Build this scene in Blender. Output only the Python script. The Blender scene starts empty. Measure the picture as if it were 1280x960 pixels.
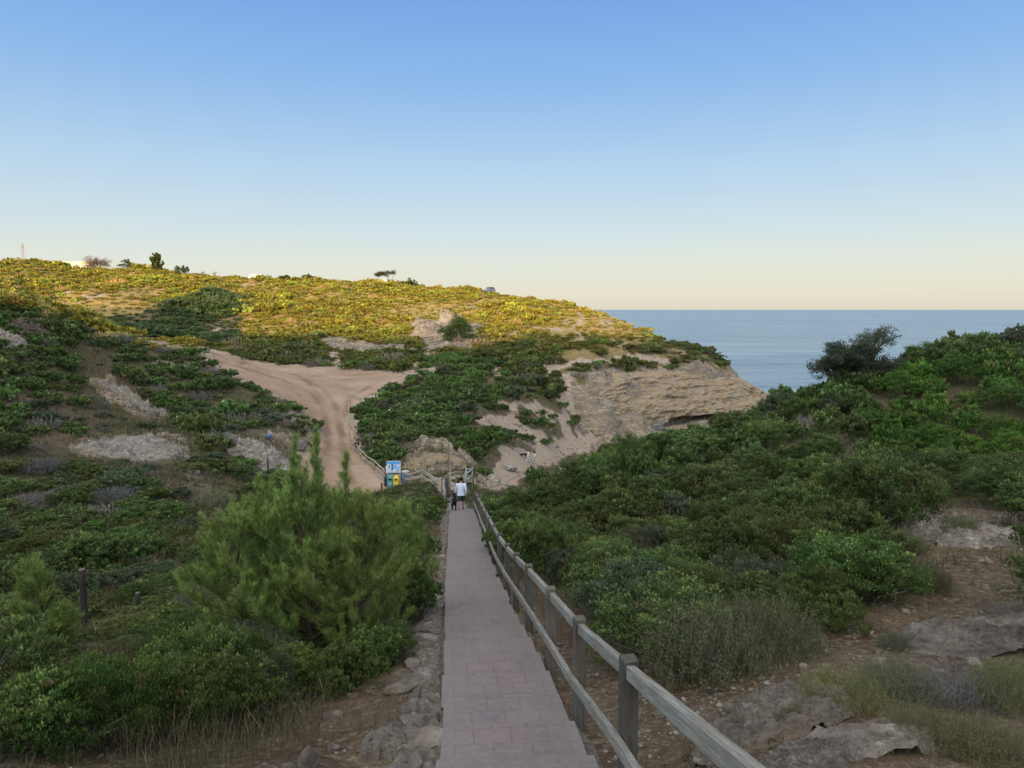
import bpy, math, random
import numpy as np
from mathutils import Vector, Matrix
PI = math.pi
scene = bpy.context.scene
COL = scene.collection
CAMZ = 27.0                      # eye height above the sea
F = 881.0                        # focal length in photo pixels (1280 wide)
TH = math.radians(6.03)          # camera looks slightly down
ct, st = math.cos(TH), math.sin(TH)
rs = np.random.RandomState

def at(px, py, d):
    "photo direction + distance along the axis -> place in the world"
    xc = (px-640)/F*d; yc = (py-480)/F*d
    return np.array([xc, d*ct-yc*st, CAMZ-(d*st+yc*ct)])
def proj(P):
    P = np.asarray(P, float).reshape(-1, 3); z = P[:, 2]-CAMZ
    d = P[:, 1]*ct - z*st; yc = -(P[:, 1]*st + z*ct)
    d = np.maximum(d, 1e-3)
    return 640+F*P[:, 0]/d, 480+F*yc/d, d

# ------------------------------------------------------------------ noise
def _h(i, j, k, s):
    n = (i*374761393 + j*668265263 + k*2147483647 + s*974711) & 0xffffffff
    n = ((n ^ (n >> 13))*1274126177) & 0xffffffff
    n = ((n ^ (n >> 16))*2246822519) & 0xffffffff
    return ((n ^ (n >> 15)) & 0xffff)/65535.0
def vnoise(x, y, z=None, s=0):
    x = np.asarray(x, float); y = np.asarray(y, float)
    z = np.zeros_like(x) if z is None else np.asarray(z, float)
    xi, yi, zi = np.floor(x).astype(np.int64), np.floor(y).astype(np.int64), np.floor(z).astype(np.int64)
    u, v, w = x-xi, y-yi, z-zi
    u = u*u*(3-2*u); v = v*v*(3-2*v); w = w*w*(3-2*w)
    r = 0
    for a in (0, 1):
        for b in (0, 1):
            for c in (0, 1):
                r = r + _h(xi+a, yi+b, zi+c, s)*(u if a else 1-u)*(v if b else 1-v)*(w if c else 1-w)
    return r*2-1
def fbm(x, y, z=None, o=4, s=0, g=.5):
    r = 0; A = 1.; f = 1.; n = 0.
    for k in range(o):
        r = r + A*vnoise(np.asarray(x)*f, np.asarray(y)*f, None if z is None else np.asarray(z)*f, s+k*17)
        n += A; A *= g; f *= 2.03
    return r/n
def sstep(a, b, x):
    t = np.clip((np.asarray(x, float)-a)/(b-a), 0, 1); return t*t*(3-2*t)
def inpoly(x, y, poly):
    x = np.asarray(x, float); y = np.asarray(y, float); c = np.zeros(x.shape, bool)
    n = len(poly); j = n-1
    for i in range(n):
        xi, yi = poly[i][:2]; xj, yj = poly[j][:2]
        if yi != yj:
            c ^= ((yi > y) != (yj > y)) & (x < (xj-xi)*(y-yi)/(yj-yi)+xi)
        j = i
    return c
def linedist(x, y, pts):
    x = np.asarray(x, float); y = np.asarray(y, float); D = np.full(x.shape, 1e9)
    for (ax, ay), (bx, by) in zip([p[:2] for p in pts[:-1]], [p[:2] for p in pts[1:]]):
        dx, dy = bx-ax, by-ay
        t = np.clip(((x-ax)*dx+(y-ay)*dy)/(dx*dx+dy*dy+1e-9), 0, 1)
        D = np.minimum(D, np.hypot(x-ax-t*dx, y-ay-t*dy))
    return D

# ------------------------------------------------------------------ the terrain
# footpath: centre line and profile (z relative to the eye)
PY = np.array([-6, 0, 3, 5.7, 6.9, 11.5, 16.3, 25, 37, 43, 50, 56])
PZ = np.array([-.9, -1.75, -2.95, -3.85, -4.15, -5.3, -6.5, -8.3, -10.75, -12.5, -13.9, -15.0])
def path_z(y): return CAMZ+np.interp(y, PY, PZ)
def path_x(y): return np.interp(y, [-6, 6, 16.8, 38, 44, 50, 56], [.6, .0, -1.0, -2.8, -3.6, -4.1, -5.2])
PW = .64
cp = []      # (px, py, d, drop under what is seen)
for yy in [1.5, 3, 5.7, 7, 9, 11.5, 14, 16.3, 20, 25, 31, 37, 43, 50]:
    z = float(path_z(yy)); x = float(path_x(yy))
    for off in (-1.4, 0, 1.4):
        q, w, dd = proj([(x+off, yy, z - (.1 if off else 0))]); cp.append((q[0], w[0], dd[0], 0))
cp += [
 # left foreground
 (100,960,5.5,0),(-150,960,5.2,0),(400,960,5.8,0),(470,900,7,0),(380,870,8.6,0),(250,900,7.3,0),(-50,880,7.3,0),(420,800,12,0),(250,830,10.5,0),(105,800,15,0),(-60,800,12.5,0),
 (172,800,18,0),(300,760,18,0),(30,740,24,0),(470,720,21,0),(510,660,30,0),(400,680,28,0),(250,700,28,0),(120,680,33,0),(0,680,33,0),(-150,680,33,0),
 (100,640,40,0),(300,650,42,0),(430,640,45,0),(200,615,46,0),(-80,620,42,0),(40,590,47,0),(160,570,55,0),(230,550,61,0),(300,565,62,0),(340,595,60,0),(375,560,70,0),(20,540,55,0),(-150,540,52,0),
 (0,485,62,0),(130,495,75,0),(200,500,80,0),(250,450,93,0),(300,495,88,0),(348,508,86,0),(180,425,97,0),(0,378,86,0),(60,388,91,0),(120,410,96,0),(-150,365,80,0),(-320,340,75,0),
 # valley with the dirt road
 (40,378,135,0),(0,395,118,0),(100,408,135,0),(180,430,150,0),(240,436,160,0),(300,456,145,0),(400,470,130,0),(490,475,125,0),(400,441,163,0),(430,500,105,0),(415,540,88,0),(395,560,78,0),(420,572,74,0),(440,602,66,0),(490,611,65,0),(380,610,62,0),
 (540,600,57,0),
 # far hill
 (-200,420,165,0),(0,372,160,0),(60,420,175,6),(100,385,190,0),(200,430,178,0),(200,400,192,0),(300,432,178,0),(300,390,205,0),(0,350,205,0),(100,352,220,0),(200,352,225,0),(300,362,230,0),(400,400,200,0),(400,365,225,0),(500,390,205,0),(500,368,225,0),(600,400,195,0),(600,378,215,0),(680,400,200,0),
 (-300,325,240,.8),(0,330,248,.8),(100,334,250,.8),(200,337,250,.8),(300,345,250,.8),(400,349,250,.8),(500,354,245,.8),(600,359,235,.6),(680,373,226,.6),(740,390,218,.6),(800,409,208,1),(865,437,197,.8),(925,470,186,.5),
 (-300,365,300,8),(0,370,310,8),(200,372,310,8),(400,385,300,8),(550,400,290,8),(650,420,275,8),(740,445,260,6),(800,470,250,6),(870,500,235,6),
 (450,432,172,0),(550,432,168,0),(590,438,162,0),(640,445,160,0),(700,448,160,0),(700,420,180,0),(760,425,185,0),(820,438,185,0),
 # green bank
 (560,472,120,0),(500,500,105,1),(450,530,93,.5),(600,520,100,0),(540,545,83,0),(570,580,72,0),(640,500,115,0),(700,500,130,0),(640,460,140,0),(720,467,150,0),(800,455,165,0),(850,451,172,0),(900,462,180,0),
 (850,556,141,0),(800,560,133,0),(900,555,143,0),(720,540,136,0),(780,543,145,0),(840,540,150,0),(760,505,147,0),(840,500,160,0),
 (590,612,60,0),(620,593,80,0),(655,576,95,0),(700,562,112,0),(760,549,130,0),(640,560,92,0),(680,535,112,0),(890,548,150,0),(960,545,150,0),(1000,520,170,8),(960,500,185,8),
 # near right slope
 (640,720,17.5,.2),(690,660,24,1.5),(700,605,29,1.6),(645,625,31,1.6),(760,570,32,1.6),(830,542,34,1.5),(900,525,35,1.4),(950,506,36,1.2),(1060,474,36,1.0),(1180,446,38,.7),(1280,430,38,.5),(1450,412,38,.5),
 (780,640,22,1.5),(880,600,25,1.5),(900,655,19,1.4),(1000,560,29,1.4),(1100,560,26,1.3),(1000,640,18,1),(1200,540,27,1.3),(1280,560,24,1.3),(1450,560,22,1.2),(1120,655,15.5,0),(1250,662,14.5,0),(1400,680,13,0),
 (1200,720,11.8,0),(1200,800,9,0),(1000,850,7.6,0),(1250,920,5.6,0),(900,852,8.2,0),(850,785,11,0),(760,765,12.5,0),(950,760,11.5,0),(1040,740,11.8,0),(1450,850,6.5,0),(950,950,5.5,0),(1100,950,5.2,0),
 # the cove behind it
 (690,700,46,0),(760,660,55,0),(880,640,60,0),(1000,620,62,0),(1150,580,62,0),(1300,560,62,0),(1450,540,62,0),(800,590,85,0),(950,575,95,0),(1150,570,95,0),(1350,560,95,0),(1000,540,150,0),(1250,535,150,0),(1250,470,300,12),(1000,480,260,12),(1450,470,300,12),(850,480,330,12),
]
C = np.array([[*at(*c[:3]), c[3]] for c in cp]); C[:, 2] -= C[:, 3]
ca = np.arctan2(C[:, 0], C[:, 1]); cr = np.hypot(C[:, 0], C[:, 1])
RK = .55
def feat(a, r): return np.stack([a, np.log(r+.8)*RK], -1)
cf = feat(ca, cr); cv = (C[:, 2]-CAMZ)/(cr+1.5)
def tps(d2): return .5*d2*np.log(d2+1e-12)
n = len(cf)
K = tps(((cf[:, None]-cf[None])**2).sum(-1)) + np.eye(n)*2e-5
P1 = np.c_[np.ones(n), cf]
A_ = np.block([[K, P1], [P1.T, np.zeros((3, 3))]])
wts = np.linalg.solve(A_, np.r_[cv, 0, 0, 0])
def h_front(a, r):
    f = feat(a, r).reshape(-1, 2); out = np.empty(len(f))
    for i in range(0, len(f), 40000):
        g = f[i:i+40000]
        out[i:i+40000] = tps(((g[:, None]-cf[None])**2).sum(-1)) @ wts[:n] + wts[n] + g @ wts[n+1:]
    return CAMZ + out.reshape(np.shape(a))*(np.asarray(r)+1.5)

AF = .80
acols = np.concatenate([np.linspace(-PI, -AF, 70)[:-1], np.linspace(-AF, AF, 720), np.linspace(AF, PI, 70)[1:]])
lr = np.linspace(math.log(.7), math.log(470), 760)
Ag, Lg = np.meshgrid(acols, lr, indexing='ij'); Rg = np.exp(Lg)
Xg = Rg*np.sin(Ag); Yg = Rg*np.cos(Ag)
# coarse spline evaluation, then bilinear
ac = np.linspace(-1.15, 1.15, 260); lc = np.linspace(lr[0], lr[-1], 240)
Hc = h_front(*np.meshgrid(ac, np.exp(lc), indexing='ij'))
def bil(G, xs, ys, x, y):
    i = np.clip(np.interp(x, xs, np.arange(len(xs))), 0, len(xs)-1.0001); j = np.clip(np.interp(y, ys, np.arange(len(ys))), 0, len(ys)-1.0001)
    i0 = i.astype(int); j0 = j.astype(int); u = i-i0; v = j-j0
    return G[i0, j0]*(1-u)*(1-v)+G[i0+1, j0]*u*(1-v)+G[i0, j0+1]*(1-u)*v+G[i0+1, j0+1]*u*v
def hf_raw(x, y):
    a = np.arctan2(x, y); r = np.hypot(x, y)
    return bil(Hc, ac, lc, np.clip(a, -1.14, 1.14), np.log(np.maximum(r, .71)))
SUN_E = math.radians(6.5); SUN_A = math.radians(14)      # light travels forward and a little to the right, falling
SL = np.array([math.sin(SUN_A)*math.cos(SUN_E), math.cos(SUN_A)*math.cos(SUN_E), -math.sin(SUN_E)])
RIDGE_Y = 75.
def first_hit(hfun, px, py, r0=1.5, r1=420, n=900):
    px = np.atleast_1d(np.asarray(px, float)); py = np.atleast_1d(np.asarray(py, float))
    d = np.exp(np.linspace(math.log(r0), math.log(r1), n))
    xc = (px-640)/F; yc = (py-480)/F
    X = xc[:, None]*d; Y = (ct-yc*st)[:, None]*d; Z = CAMZ-(st+yc*ct)[:, None]*d
    below = Z < hfun(X, Y)
    k = np.where(below.any(1), below.argmax(1), n-1)
    i = np.arange(len(px))
    return np.stack([X[i, k], Y[i, k], Z[i, k]], -1)
# where the evening shadow ends on the far hill -> crest of the hill behind the viewer
shl = [(-250,368),(-100,368),(0,366),(55,366),(90,384),(130,400),(165,398),(200,386),(240,374),(280,366),(296,372),(303,400),(312,428),(350,431),(430,428),(500,424),(545,418),(575,425),(600,436),(630,428),(660,420),(700,411),(740,412),(770,420),(800,418),(830,424),(860,432)]
hp = first_hit(hf_raw, [p[0] for p in shl], [p[1] for p in shl], r0=100)
tt = (hp[:, 1]+RIDGE_Y)/SL[1]
rx = hp[:, 0]-tt*SL[0]; rz = hp[:, 2]-tt*SL[2]+np.array([3.6 if 125 < q[0] < 302 else 0 for q in shl])
ok_ = np.hypot(hp[:, 0], hp[:, 1]) < 232
rx = rx[ok_]; rz = rz[ok_]; o_ = np.argsort(rx); rx = rx[o_]; rz = np.minimum(rz[o_], 60)
rx = np.r_[rx[0]-200, rx, rx[-1]+40, rx[-1]+300]; rz = np.r_[rz[0]+4, rz, rz[-1]+5, rz[-1]+12]-1.2
def h_back(x, y):
    b = sstep(3, RIDGE_Y, -y); far = sstep(RIDGE_Y, RIDGE_Y+160, -y)
    R = np.interp(x, rx, rz)
    return (CAMZ-1.75)*(1-b) + R*b - 12*far
def detail(x, y):
    r = np.hypot(x, y)
    z = fbm(x/26, y/26, o=3, s=3)*1.5*sstep(60, 170, r)
    z += fbm(x/7.5, y/7.5, o=3, s=11)*.42*sstep(9, 45, r)
    z += fbm(x/2.1, y/2.1, o=3, s=23)*.12*sstep(3, 9, r)
    z += fbm(x/.55, y/.55, o=3, s=31)*.045
    return z
def H_exact(x, y):
    a = np.abs(np.arctan2(x, y)); w = sstep(.95, 1.5, a)
    z = hf_raw(x, y)*(1-w)+h_back(x, y)*w
    near = sstep(.2, 2.2, np.hypot(x, y)); z = z*near+(CAMZ-1.8)*(1-near)
    z = z+detail(x, y)*np.where(np.asarray(y) < -30, .3, 1)
    # footpath bed
    e = np.abs(x-path_x(y)); k = 1-sstep(PW+.05, PW+.9, e); k = k*sstep(58, 54, y)*(np.asarray(y) > -8)
    return z*(1-k)+(path_z(y)-.14)*k
Hg = H_exact(Xg, Yg)
def H(x, y):
    x = np.asarray(x, float); y = np.asarray(y, float)
    return bil(Hg, acols, lr, np.arctan2(x, y), np.log(np.maximum(np.hypot(x, y), .71)))
def hit(px, py, r0=1.5):
    return first_hit(H, px, py, r0)
def hit1(px, py, r0=1.5): return hit([px], [py], r0)[0]
def visible(P, lift=0., n=160, slack=.15):
    P = np.asarray(P, float).reshape(-1, 3).copy(); P[:, 2] += lift
    t = np.linspace(.02, .985, n)
    X = P[:, :1]*t; Y = P[:, 1:2]*t; Z = CAMZ+(P[:, 2:]-CAMZ)*t
    return ~(Z < H(X, Y)-slack).any(1)
# ------------------------------------------------------------------ helpers for objects
def tag(o, label=None, cat=None, group=None, kind=None):
    if label: o['label'] = label
    if cat: o['category'] = cat
    if group: o['group'] = group
    if kind: o['kind'] = kind
    return o
def link(o, parent=None):
    COL.objects.link(o)
    if parent: o.parent = parent
    return o
def empty(name, loc=(0, 0, 0), rz=0.):
    o = bpy.data.objects.new(name, None); o.empty_display_size = .2
    o.location = loc; o.rotation_euler = (0, 0, rz); return link(o)
def mesh_np(name, V, Fc, mat=None, col=None, smooth=False, attrs=None):
    "V (n,3), Fc (m,k) one face size, or a list of such arrays"
    V = np.asarray(V, np.float32); Fs = Fc if isinstance(Fc, list) and not isinstance(Fc[0], tuple) else [Fc]
    Fs = [np.asarray(f, np.int32) for f in Fs if len(f)]
    me = bpy.data.meshes.new(name); me.vertices.add(len(V)); me.vertices.foreach_set('co', V.ravel())
    nl = sum(f.size for f in Fs); npoly = sum(len(f) for f in Fs)
    me.loops.add(nl); me.polygons.add(npoly)
    me.loops.foreach_set('vertex_index', np.concatenate([f.ravel() for f in Fs]))
    tot = np.concatenate([np.full(len(f), f.shape[1], np.int32) for f in Fs])
    me.polygons.foreach_set('loop_start', np.r_[0, np.cumsum(tot)[:-1]].astype(np.int32))
    me.polygons.foreach_set('use_smooth', np.full(npoly, smooth, bool))
    if col is not None:
        a = me.attributes.new('tint', 'FLOAT_COLOR', 'POINT'); c = np.ones((len(V), 4), np.float32); c[:, :3] = col; a.data.foreach_set('color', c.ravel())
    for k, v in (attrs or {}).items():
        a = me.attributes.new(k, 'FLOAT', 'POINT'); a.data.foreach_set('value', np.asarray(v, np.float32).ravel())
    me.update(calc_edges=True); me.validate()
    if mat: me.materials.append(mat)
    return me
def obj(name, me, parent=None):
    return link(bpy.data.objects.new(name, me), parent)
class MB:
    "collects boxes, tubes and loose shapes, builds one mesh"
    def __init__(s): s.v = []; s.f4 = []; s.f3 = []; s.c = []; s.n = 0
    def add(s, V, F4=(), F3=(), col=(1, 1, 1)):
        V = np.asarray(V, float); s.v.append(V); c = np.ones((len(V), 3)); c[:] = col; s.c.append(c)
        if len(F4): s.f4.append(np.asarray(F4)+s.n)
        if len(F3): s.f3.append(np.asarray(F3)+s.n)
        s.n += len(V)
    def box(s, c, size, R=None, bev=0., col=(1, 1, 1), taper=1.):
        x, y, z = [k/2 for k in size]; b = min(bev, x*.9, y*.9, z*.9)
        if b <= 0:
            V = np.array([(i*x*(taper if k > 0 else 1), j*y*(taper if k > 0 else 1), k*z) for k in (-1, 1) for j in (-1, 1) for i in (-1, 1)])
            Fq = [(0, 2, 3, 1), (4, 5, 7, 6), (0, 1, 5, 4), (2, 6, 7, 3), (0, 4, 6, 2), (1, 3, 7, 5)]
            F3 = []
        else:
            V = []; idx = {}
            for i in (-1, 1):
                for j in (-1, 1):
                    for k in (-1, 1):
                        t = taper if k > 0 else 1
                        for ax in range(3):
                            p = [i*(x*t-b), j*(y*t-b), k*(z-b)]; p[ax] = (i*x*t, j*y*t, k*z)[ax]
                            idx[i, j, k, ax] = len(V); V.append(p)
            V = np.array(V); Fq = []; F3 = []
            for ax in range(3):
                u, w = [q for q in range(3) if q != ax]
                for sg in (-1, 1):
                    q = []
                    for a_, b_ in ((-1, -1), (1, -1), (1, 1), (-1, 1)):
                        k = [0, 0, 0]; k[ax] = sg; k[u] = a_; k[w] = b_; q.append(idx[(*k, ax)])
                    Fq.append(q if (sg > 0) ^ (ax == 1) else q[::-1])
                for a_ in (-1, 1):
                    for b_ in (-1, 1):   # edge along ax
                        k0 = [0, 0, 0]; k1 = [0, 0, 0]; k0[ax] = -1; k1[ax] = 1; k0[u] = k1[u] = a_; k0[w] = k1[w] = b_
                        q = [idx[(*k0, u)], idx[(*k0, w)], idx[(*k1, w)], idx[(*k1, u)]]
                        Fq.append(q if (a_*b_ > 0) ^ (ax == 1) else q[::-1])
            for i in (-1, 1):
                for j in (-1, 1):
                    for k in (-1, 1):
                        q = [idx[i, j, k, 0], idx[i, j, k, 1], idx[i, j, k, 2]]; F3.append(q if i*j*k > 0 else q[::-1])
        if R is not None: V = V @ np.asarray(R).T
        s.add(V+np.asarray(c), Fq, F3, col)
    def beam(s, p, q, w, h, bev=.004, col=(1, 1, 1), up=(0, 0, 1)):
        p = np.asarray(p, float); q = np.asarray(q, float); d = q-p; L = np.linalg.norm(d); d /= L
        sx = np.cross(d, up); sx /= np.linalg.norm(sx); uz = np.cross(sx, d)
        s.box((p+q)/2, (w, L, h), np.stack([sx, d, uz], -1), bev, col)
    def tube(s, pts, rad, k=6, col=(1, 1, 1), cap=True):
        pts = np.asarray(pts, float); m = len(pts); rad = np.broadcast_to(np.asarray(rad, float), (m,))
        T = np.gradient(pts, axis=0); T /= np.linalg.norm(T, axis=1)[:, None]+1e-12
        ref = np.array([0, 0, 1.]) if abs(T[0, 2]) < .9 else np.array([1., 0, 0])
        a = np.cross(T, ref); a /= np.linalg.norm(a, axis=1)[:, None]+1e-12; b = np.cross(T, a)
        th = np.arange(k)/k*2*PI
        V = (pts[:, None]+rad[:, None, None]*(np.cos(th)[None, :, None]*a[:, None]+np.sin(th)[None, :, None]*b[:, None])).reshape(-1, 3)
        i = np.arange(m-1)[:, None]*k; j = np.arange(k)[None]; j1 = (j+1) % k
        Fq = np.stack([i+j, i+j1, i+k+j1, i+k+j], -1).reshape(-1, 4)
        F3 = []
        if cap:
            V = np.r_[V, pts[:1], pts[-1:]]; n0 = m*k
            F3 = [(n0, (q+1) % k, q) for q in range(k)] + [(n0+1, (m-1)*k+q, (m-1)*k+(q+1) % k) for q in range(k)]
        s.add(V, Fq, F3, col)
    def mesh(s, name, mat, smooth=False):
        return mesh_np(name, np.concatenate(s.v), [np.concatenate(s.f4) if s.f4 else np.zeros((0, 4), int), np.concatenate(s.f3) if s.f3 else np.zeros((0, 3), int)], mat, np.concatenate(s.c), smooth)
    def build(s, name, mat, parent=None, smooth=False): return obj(name, s.mesh(name, mat, smooth), parent)

# ------------------------------------------------------------------ materials
class N:
    def __init__(s, name):
        s.m = bpy.data.materials.new(name); s.m.use_nodes = True; s.t = s.m.node_tree; s.t.nodes.clear()
        s.out = s.t.nodes.new('ShaderNodeOutputMaterial')
    def new(s, ty, **kw):
        n_ = s.t.nodes.new('ShaderNode'+ty)
        for k, v in kw.items():
            if k in n_.inputs.keys() or isinstance(k, int): s.set(n_.inputs[k], v)
            else: setattr(n_, k, v)
        return n_
    def set(s, sock, v):
        if hasattr(v, 'is_output') or isinstance(v, bpy.types.NodeSocket): s.t.links.new(v, sock)
        else:
            if isinstance(v, (tuple, list)) and len(v) == 3 and sock.type == 'RGBA': v = (*v, 1)
            sock.default_value = v
    def math(s, op, a, b=0., c=0., clamp=False):
        n_ = s.new('Math', operation=op, use_clamp=clamp)
        for i, v in enumerate((a, b, c)): s.set(n_.inputs[i], v)
        return n_.outputs[0]
    def mix(s, fac, a, b, bt='MIX'):
        n_ = s.t.nodes.new('ShaderNodeMix'); n_.data_type = 'RGBA'; n_.blend_type = bt
        s.set(n_.inputs[0], fac); s.set(n_.inputs[6], a); s.set(n_.inputs[7], b); return n_.outputs[2]
    def noise(s, scale, detail=4, rough=.55, vec=None, dist=0., w=None):
        n_ = s.new('TexNoise'); n_.inputs['Scale'].default_value = scale; n_.inputs['Detail'].default_value = detail
        n_.inputs['Roughness'].default_value = rough; n_.inputs['Distortion'].default_value = dist
        if vec is not None: s.set(n_.inputs['Vector'], vec)
        return n_.outputs[0]
    def ramp(s, f, stops, interp='LINEAR'):
        n_ = s.new('ValToRGB'); s.set(n_.inputs[0], f); e = n_.color_ramp.elements; n_.color_ramp.interpolation = interp
        while len(e) < len(stops): e.new(.5)
        for k, (p, c) in zip(e, stops): k.position = p; k.color = (*c, 1) if not isinstance(c, (int, float)) else (c, c, c, 1)
        return n_.outputs[0]
    def mapr(s, f, a, b, c=0., d=1.):
        n_ = s.new('MapRange'); s.set(n_.inputs[0], f)
        for i, v in enumerate((a, b, c, d)): n_.inputs[i+1].default_value = v
        return n_.outputs[0]
    def attr(s, name, fac=True): n_ = s.new('Attribute', attribute_name=name); return n_.outputs['Fac' if fac else 'Color']
    def pos(s): return s.new('NewGeometry').outputs['Position']
    def objc(s): return s.new('TexCoord').outputs['Object']
    def scalev(s, v, sc):
        n_ = s.new('Mapping'); s.set(n_.inputs[0], v); n_.inputs['Scale'].default_value = sc; return n_.outputs[0]
    def bump(s, h, strength=.5, dist=.02, normal=None):
        n_ = s.new('Bump'); n_.inputs['Strength'].default_value = strength; n_.inputs['Distance'].default_value = dist; s.set(n_.inputs['Height'], h)
        if normal is not None: s.set(n_.inputs['Normal'], normal)
        return n_.outputs[0]
    def pbr(s, col, rough=.8, normal=None, spec=.3, metal=0.):
        n_ = s.new('BsdfPrincipled'); s.set(n_.inputs['Base Color'], col); s.set(n_.inputs['Roughness'], rough)
        n_.inputs['Specular IOR Level'].default_value = spec; n_.inputs['Metallic'].default_value = metal
        if normal is not None: s.set(n_.inputs['Normal'], normal)
        return n_.outputs[0]
    def done(s, sh): s.t.links.new(sh, s.out.inputs[0]); return s.m

def mat_ground():
    m = N('ground'); p = m.pos()
    n1 = m.noise(.12, 5, .6, p); n2 = m.noise(1.3, 6, .65, p); n3 = m.noise(9, 5, .7, p); n4 = m.noise(42, 4, .7, p)
    soil = m.ramp(n2, [(.28, (.07, .042, .028)), (.5, (.135, .086, .056)), (.72, (.225, .165, .115))])
    litter = m.ramp(n3, [(.3, (.07, .05, .034)), (.5, (.17, .13, .085)), (.68, (.30, .245, .165))])
    c = m.mix(m.mapr(n3, .40, .62), soil, litter)
    green = m.mix(m.mapr(n1, .42, .58), m.ramp(n3, [(.3, (.025, .036, .013)), (.52, (.07, .082, .03)), (.7, (.15, .14, .06))]), m.ramp(n3, [(.3, (.04, .03, .018)), (.52, (.12, .09, .055)), (.7, (.21, .165, .10))]))
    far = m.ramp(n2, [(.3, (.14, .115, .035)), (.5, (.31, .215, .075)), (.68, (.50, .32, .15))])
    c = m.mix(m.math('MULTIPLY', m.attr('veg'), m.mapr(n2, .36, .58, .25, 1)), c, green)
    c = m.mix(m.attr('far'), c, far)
    sand = m.ramp(n2, [(.3, (.27, .195, .145)), (.5, (.36, .265, .20)), (.72, (.46, .36, .28))])
    sand = m.mix(m.mapr(n4, .52, .68, 0, .5), sand, (.5, .43, .35))
    c = m.mix(m.mapr(m.math('ADD', m.attr('bare'), m.math('MULTIPLY', m.math('SUBTRACT', n3, .5), 1.1)), .3, .7), c, sand)
    pz = m.scalev(p, (.5, .5, 2.2))
    r1 = m.noise(.55, 8, .72, pz); r2 = m.noise(3.2, 7, .75, pz)
    rock = m.ramp(r1, [(.3, (.075, .066, .056)), (.42, (.16, .128, .10)), (.52, (.26, .19, .125)), (.6, (.34, .265, .18)), (.75, (.44, .38, .30))])
    rock = m.mix(m.mapr(r2, .50, .60, 0, .85), rock, (.115, .10, .09)); rock = m.mix(m.mapr(r2, .38, .46, .75, 0), rock, (.46, .40, .32))
    c = m.mix(m.mapr(m.math('ADD', m.attr('rock'), m.math('MULTIPLY', m.math('SUBTRACT', n2, .5), .9)), .35, .6), c, rock)
    vr = m.new('TexVoronoi', feature='DISTANCE_TO_EDGE'); vr.inputs['Scale'].default_value = 14; m.set(vr.inputs['Vector'], m.mix(.06, p, m.new('TexNoise').outputs[1]))
    vc = m.new('TexVoronoi'); vc.inputs['Scale'].default_value = 16; m.set(vc.inputs['Vector'], p)
    peb = m.math('MULTIPLY', m.mapr(vc.outputs['Distance'], .28, .18), m.mapr(m.noise(2.1, 3, .6, p), .50, .62))
    peb = m.math('MULTIPLY', peb, m.attr('near'))
    c = m.mix(m.math('MULTIPLY', peb, .8), c, m.ramp(vc.outputs['Color'], [(.2, (.25, .21, .17)), (.8, (.46, .41, .35))]))
    h = m.math('ADD', m.math('MULTIPLY', n3, .6), m.math('ADD', m.math('MULTIPLY', n4, .25), m.math('MULTIPLY', peb, .5)))
    b = m.bump(h, .9, .07); b = m.bump(r2, .8, .25, b)
    return m.done(m.pbr(c, .93, b, .15))
def mat_dirt(name='dirt', pale=0.):
    m = N(name); p = m.pos()
    n1 = m.noise(.16, 4, .55, p); n2 = m.noise(1.2, 6, .65, p); n3 = m.noise(7, 5, .7, p)
    c = m.ramp(m.math('ADD', m.math('MULTIPLY', n1, .6), m.math('MULTIPLY', n2, .4)), [(.34, (.255, .163, .105)), (.5, (.335, .225, .15)), (.64, (.415, .30, .21))])
    c = m.mix(pale, c, (.31, .25, .19))
    c = m.mix(m.attr('rut'), c, m.mix(n2, (.17, .105, .068), (.24, .155, .10)))
    c = m.mix(m.mapr(n3, .55, .7, 0, .45), c, (.5, .42, .35))
    return m.done(m.pbr(c, .95, m.bump(m.math('ADD', n2, m.math('MULTIPLY', n3, .5)), .7, .08), .1))
def mat_rock(name='rock', warm=.35, dark=1.):
    m = N(name); p = m.pos(); oi = m.new('ObjectInfo').outputs['Random']
    pz = m.scalev(p, (1, 1, 2.0))
    r1 = m.noise(2.2, 8, .7, pz, .3); r2 = m.noise(9, 7, .75, pz, .2); r3 = m.noise(34, 5, .7, p)
    c = m.ramp(r1, [(.30, (.055*dark, .05*dark, .045*dark)), (.43, (.15*dark, .13*dark, .112*dark)), (.55, (.25*dark, .215*dark, .175*dark)), (.68, (.40*dark, .365*dark, .315*dark))])
    c = m.mix(m.mapr(r2, .5, .66, 0, .85), c, (.05, .05, .05)); c = m.mix(m.mapr(m.noise(1.4, 4, .6, p), .5, .65, 0, warm), c, (.25, .155, .085))
    c = m.mix(m.mapr(r3, .58, .7, 0, .5), c, (.38, .36, .32))
    c = m.mix(m.math('MULTIPLY', oi, .3), c, (.22, .175, .135))
    h = m.math('ADD', m.math('MULTIPLY', r2, .7), m.math('MULTIPLY', r3, .3))
    return m.done(m.pbr(c, .92, m.bump(h, 1., .10), .15))
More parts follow.
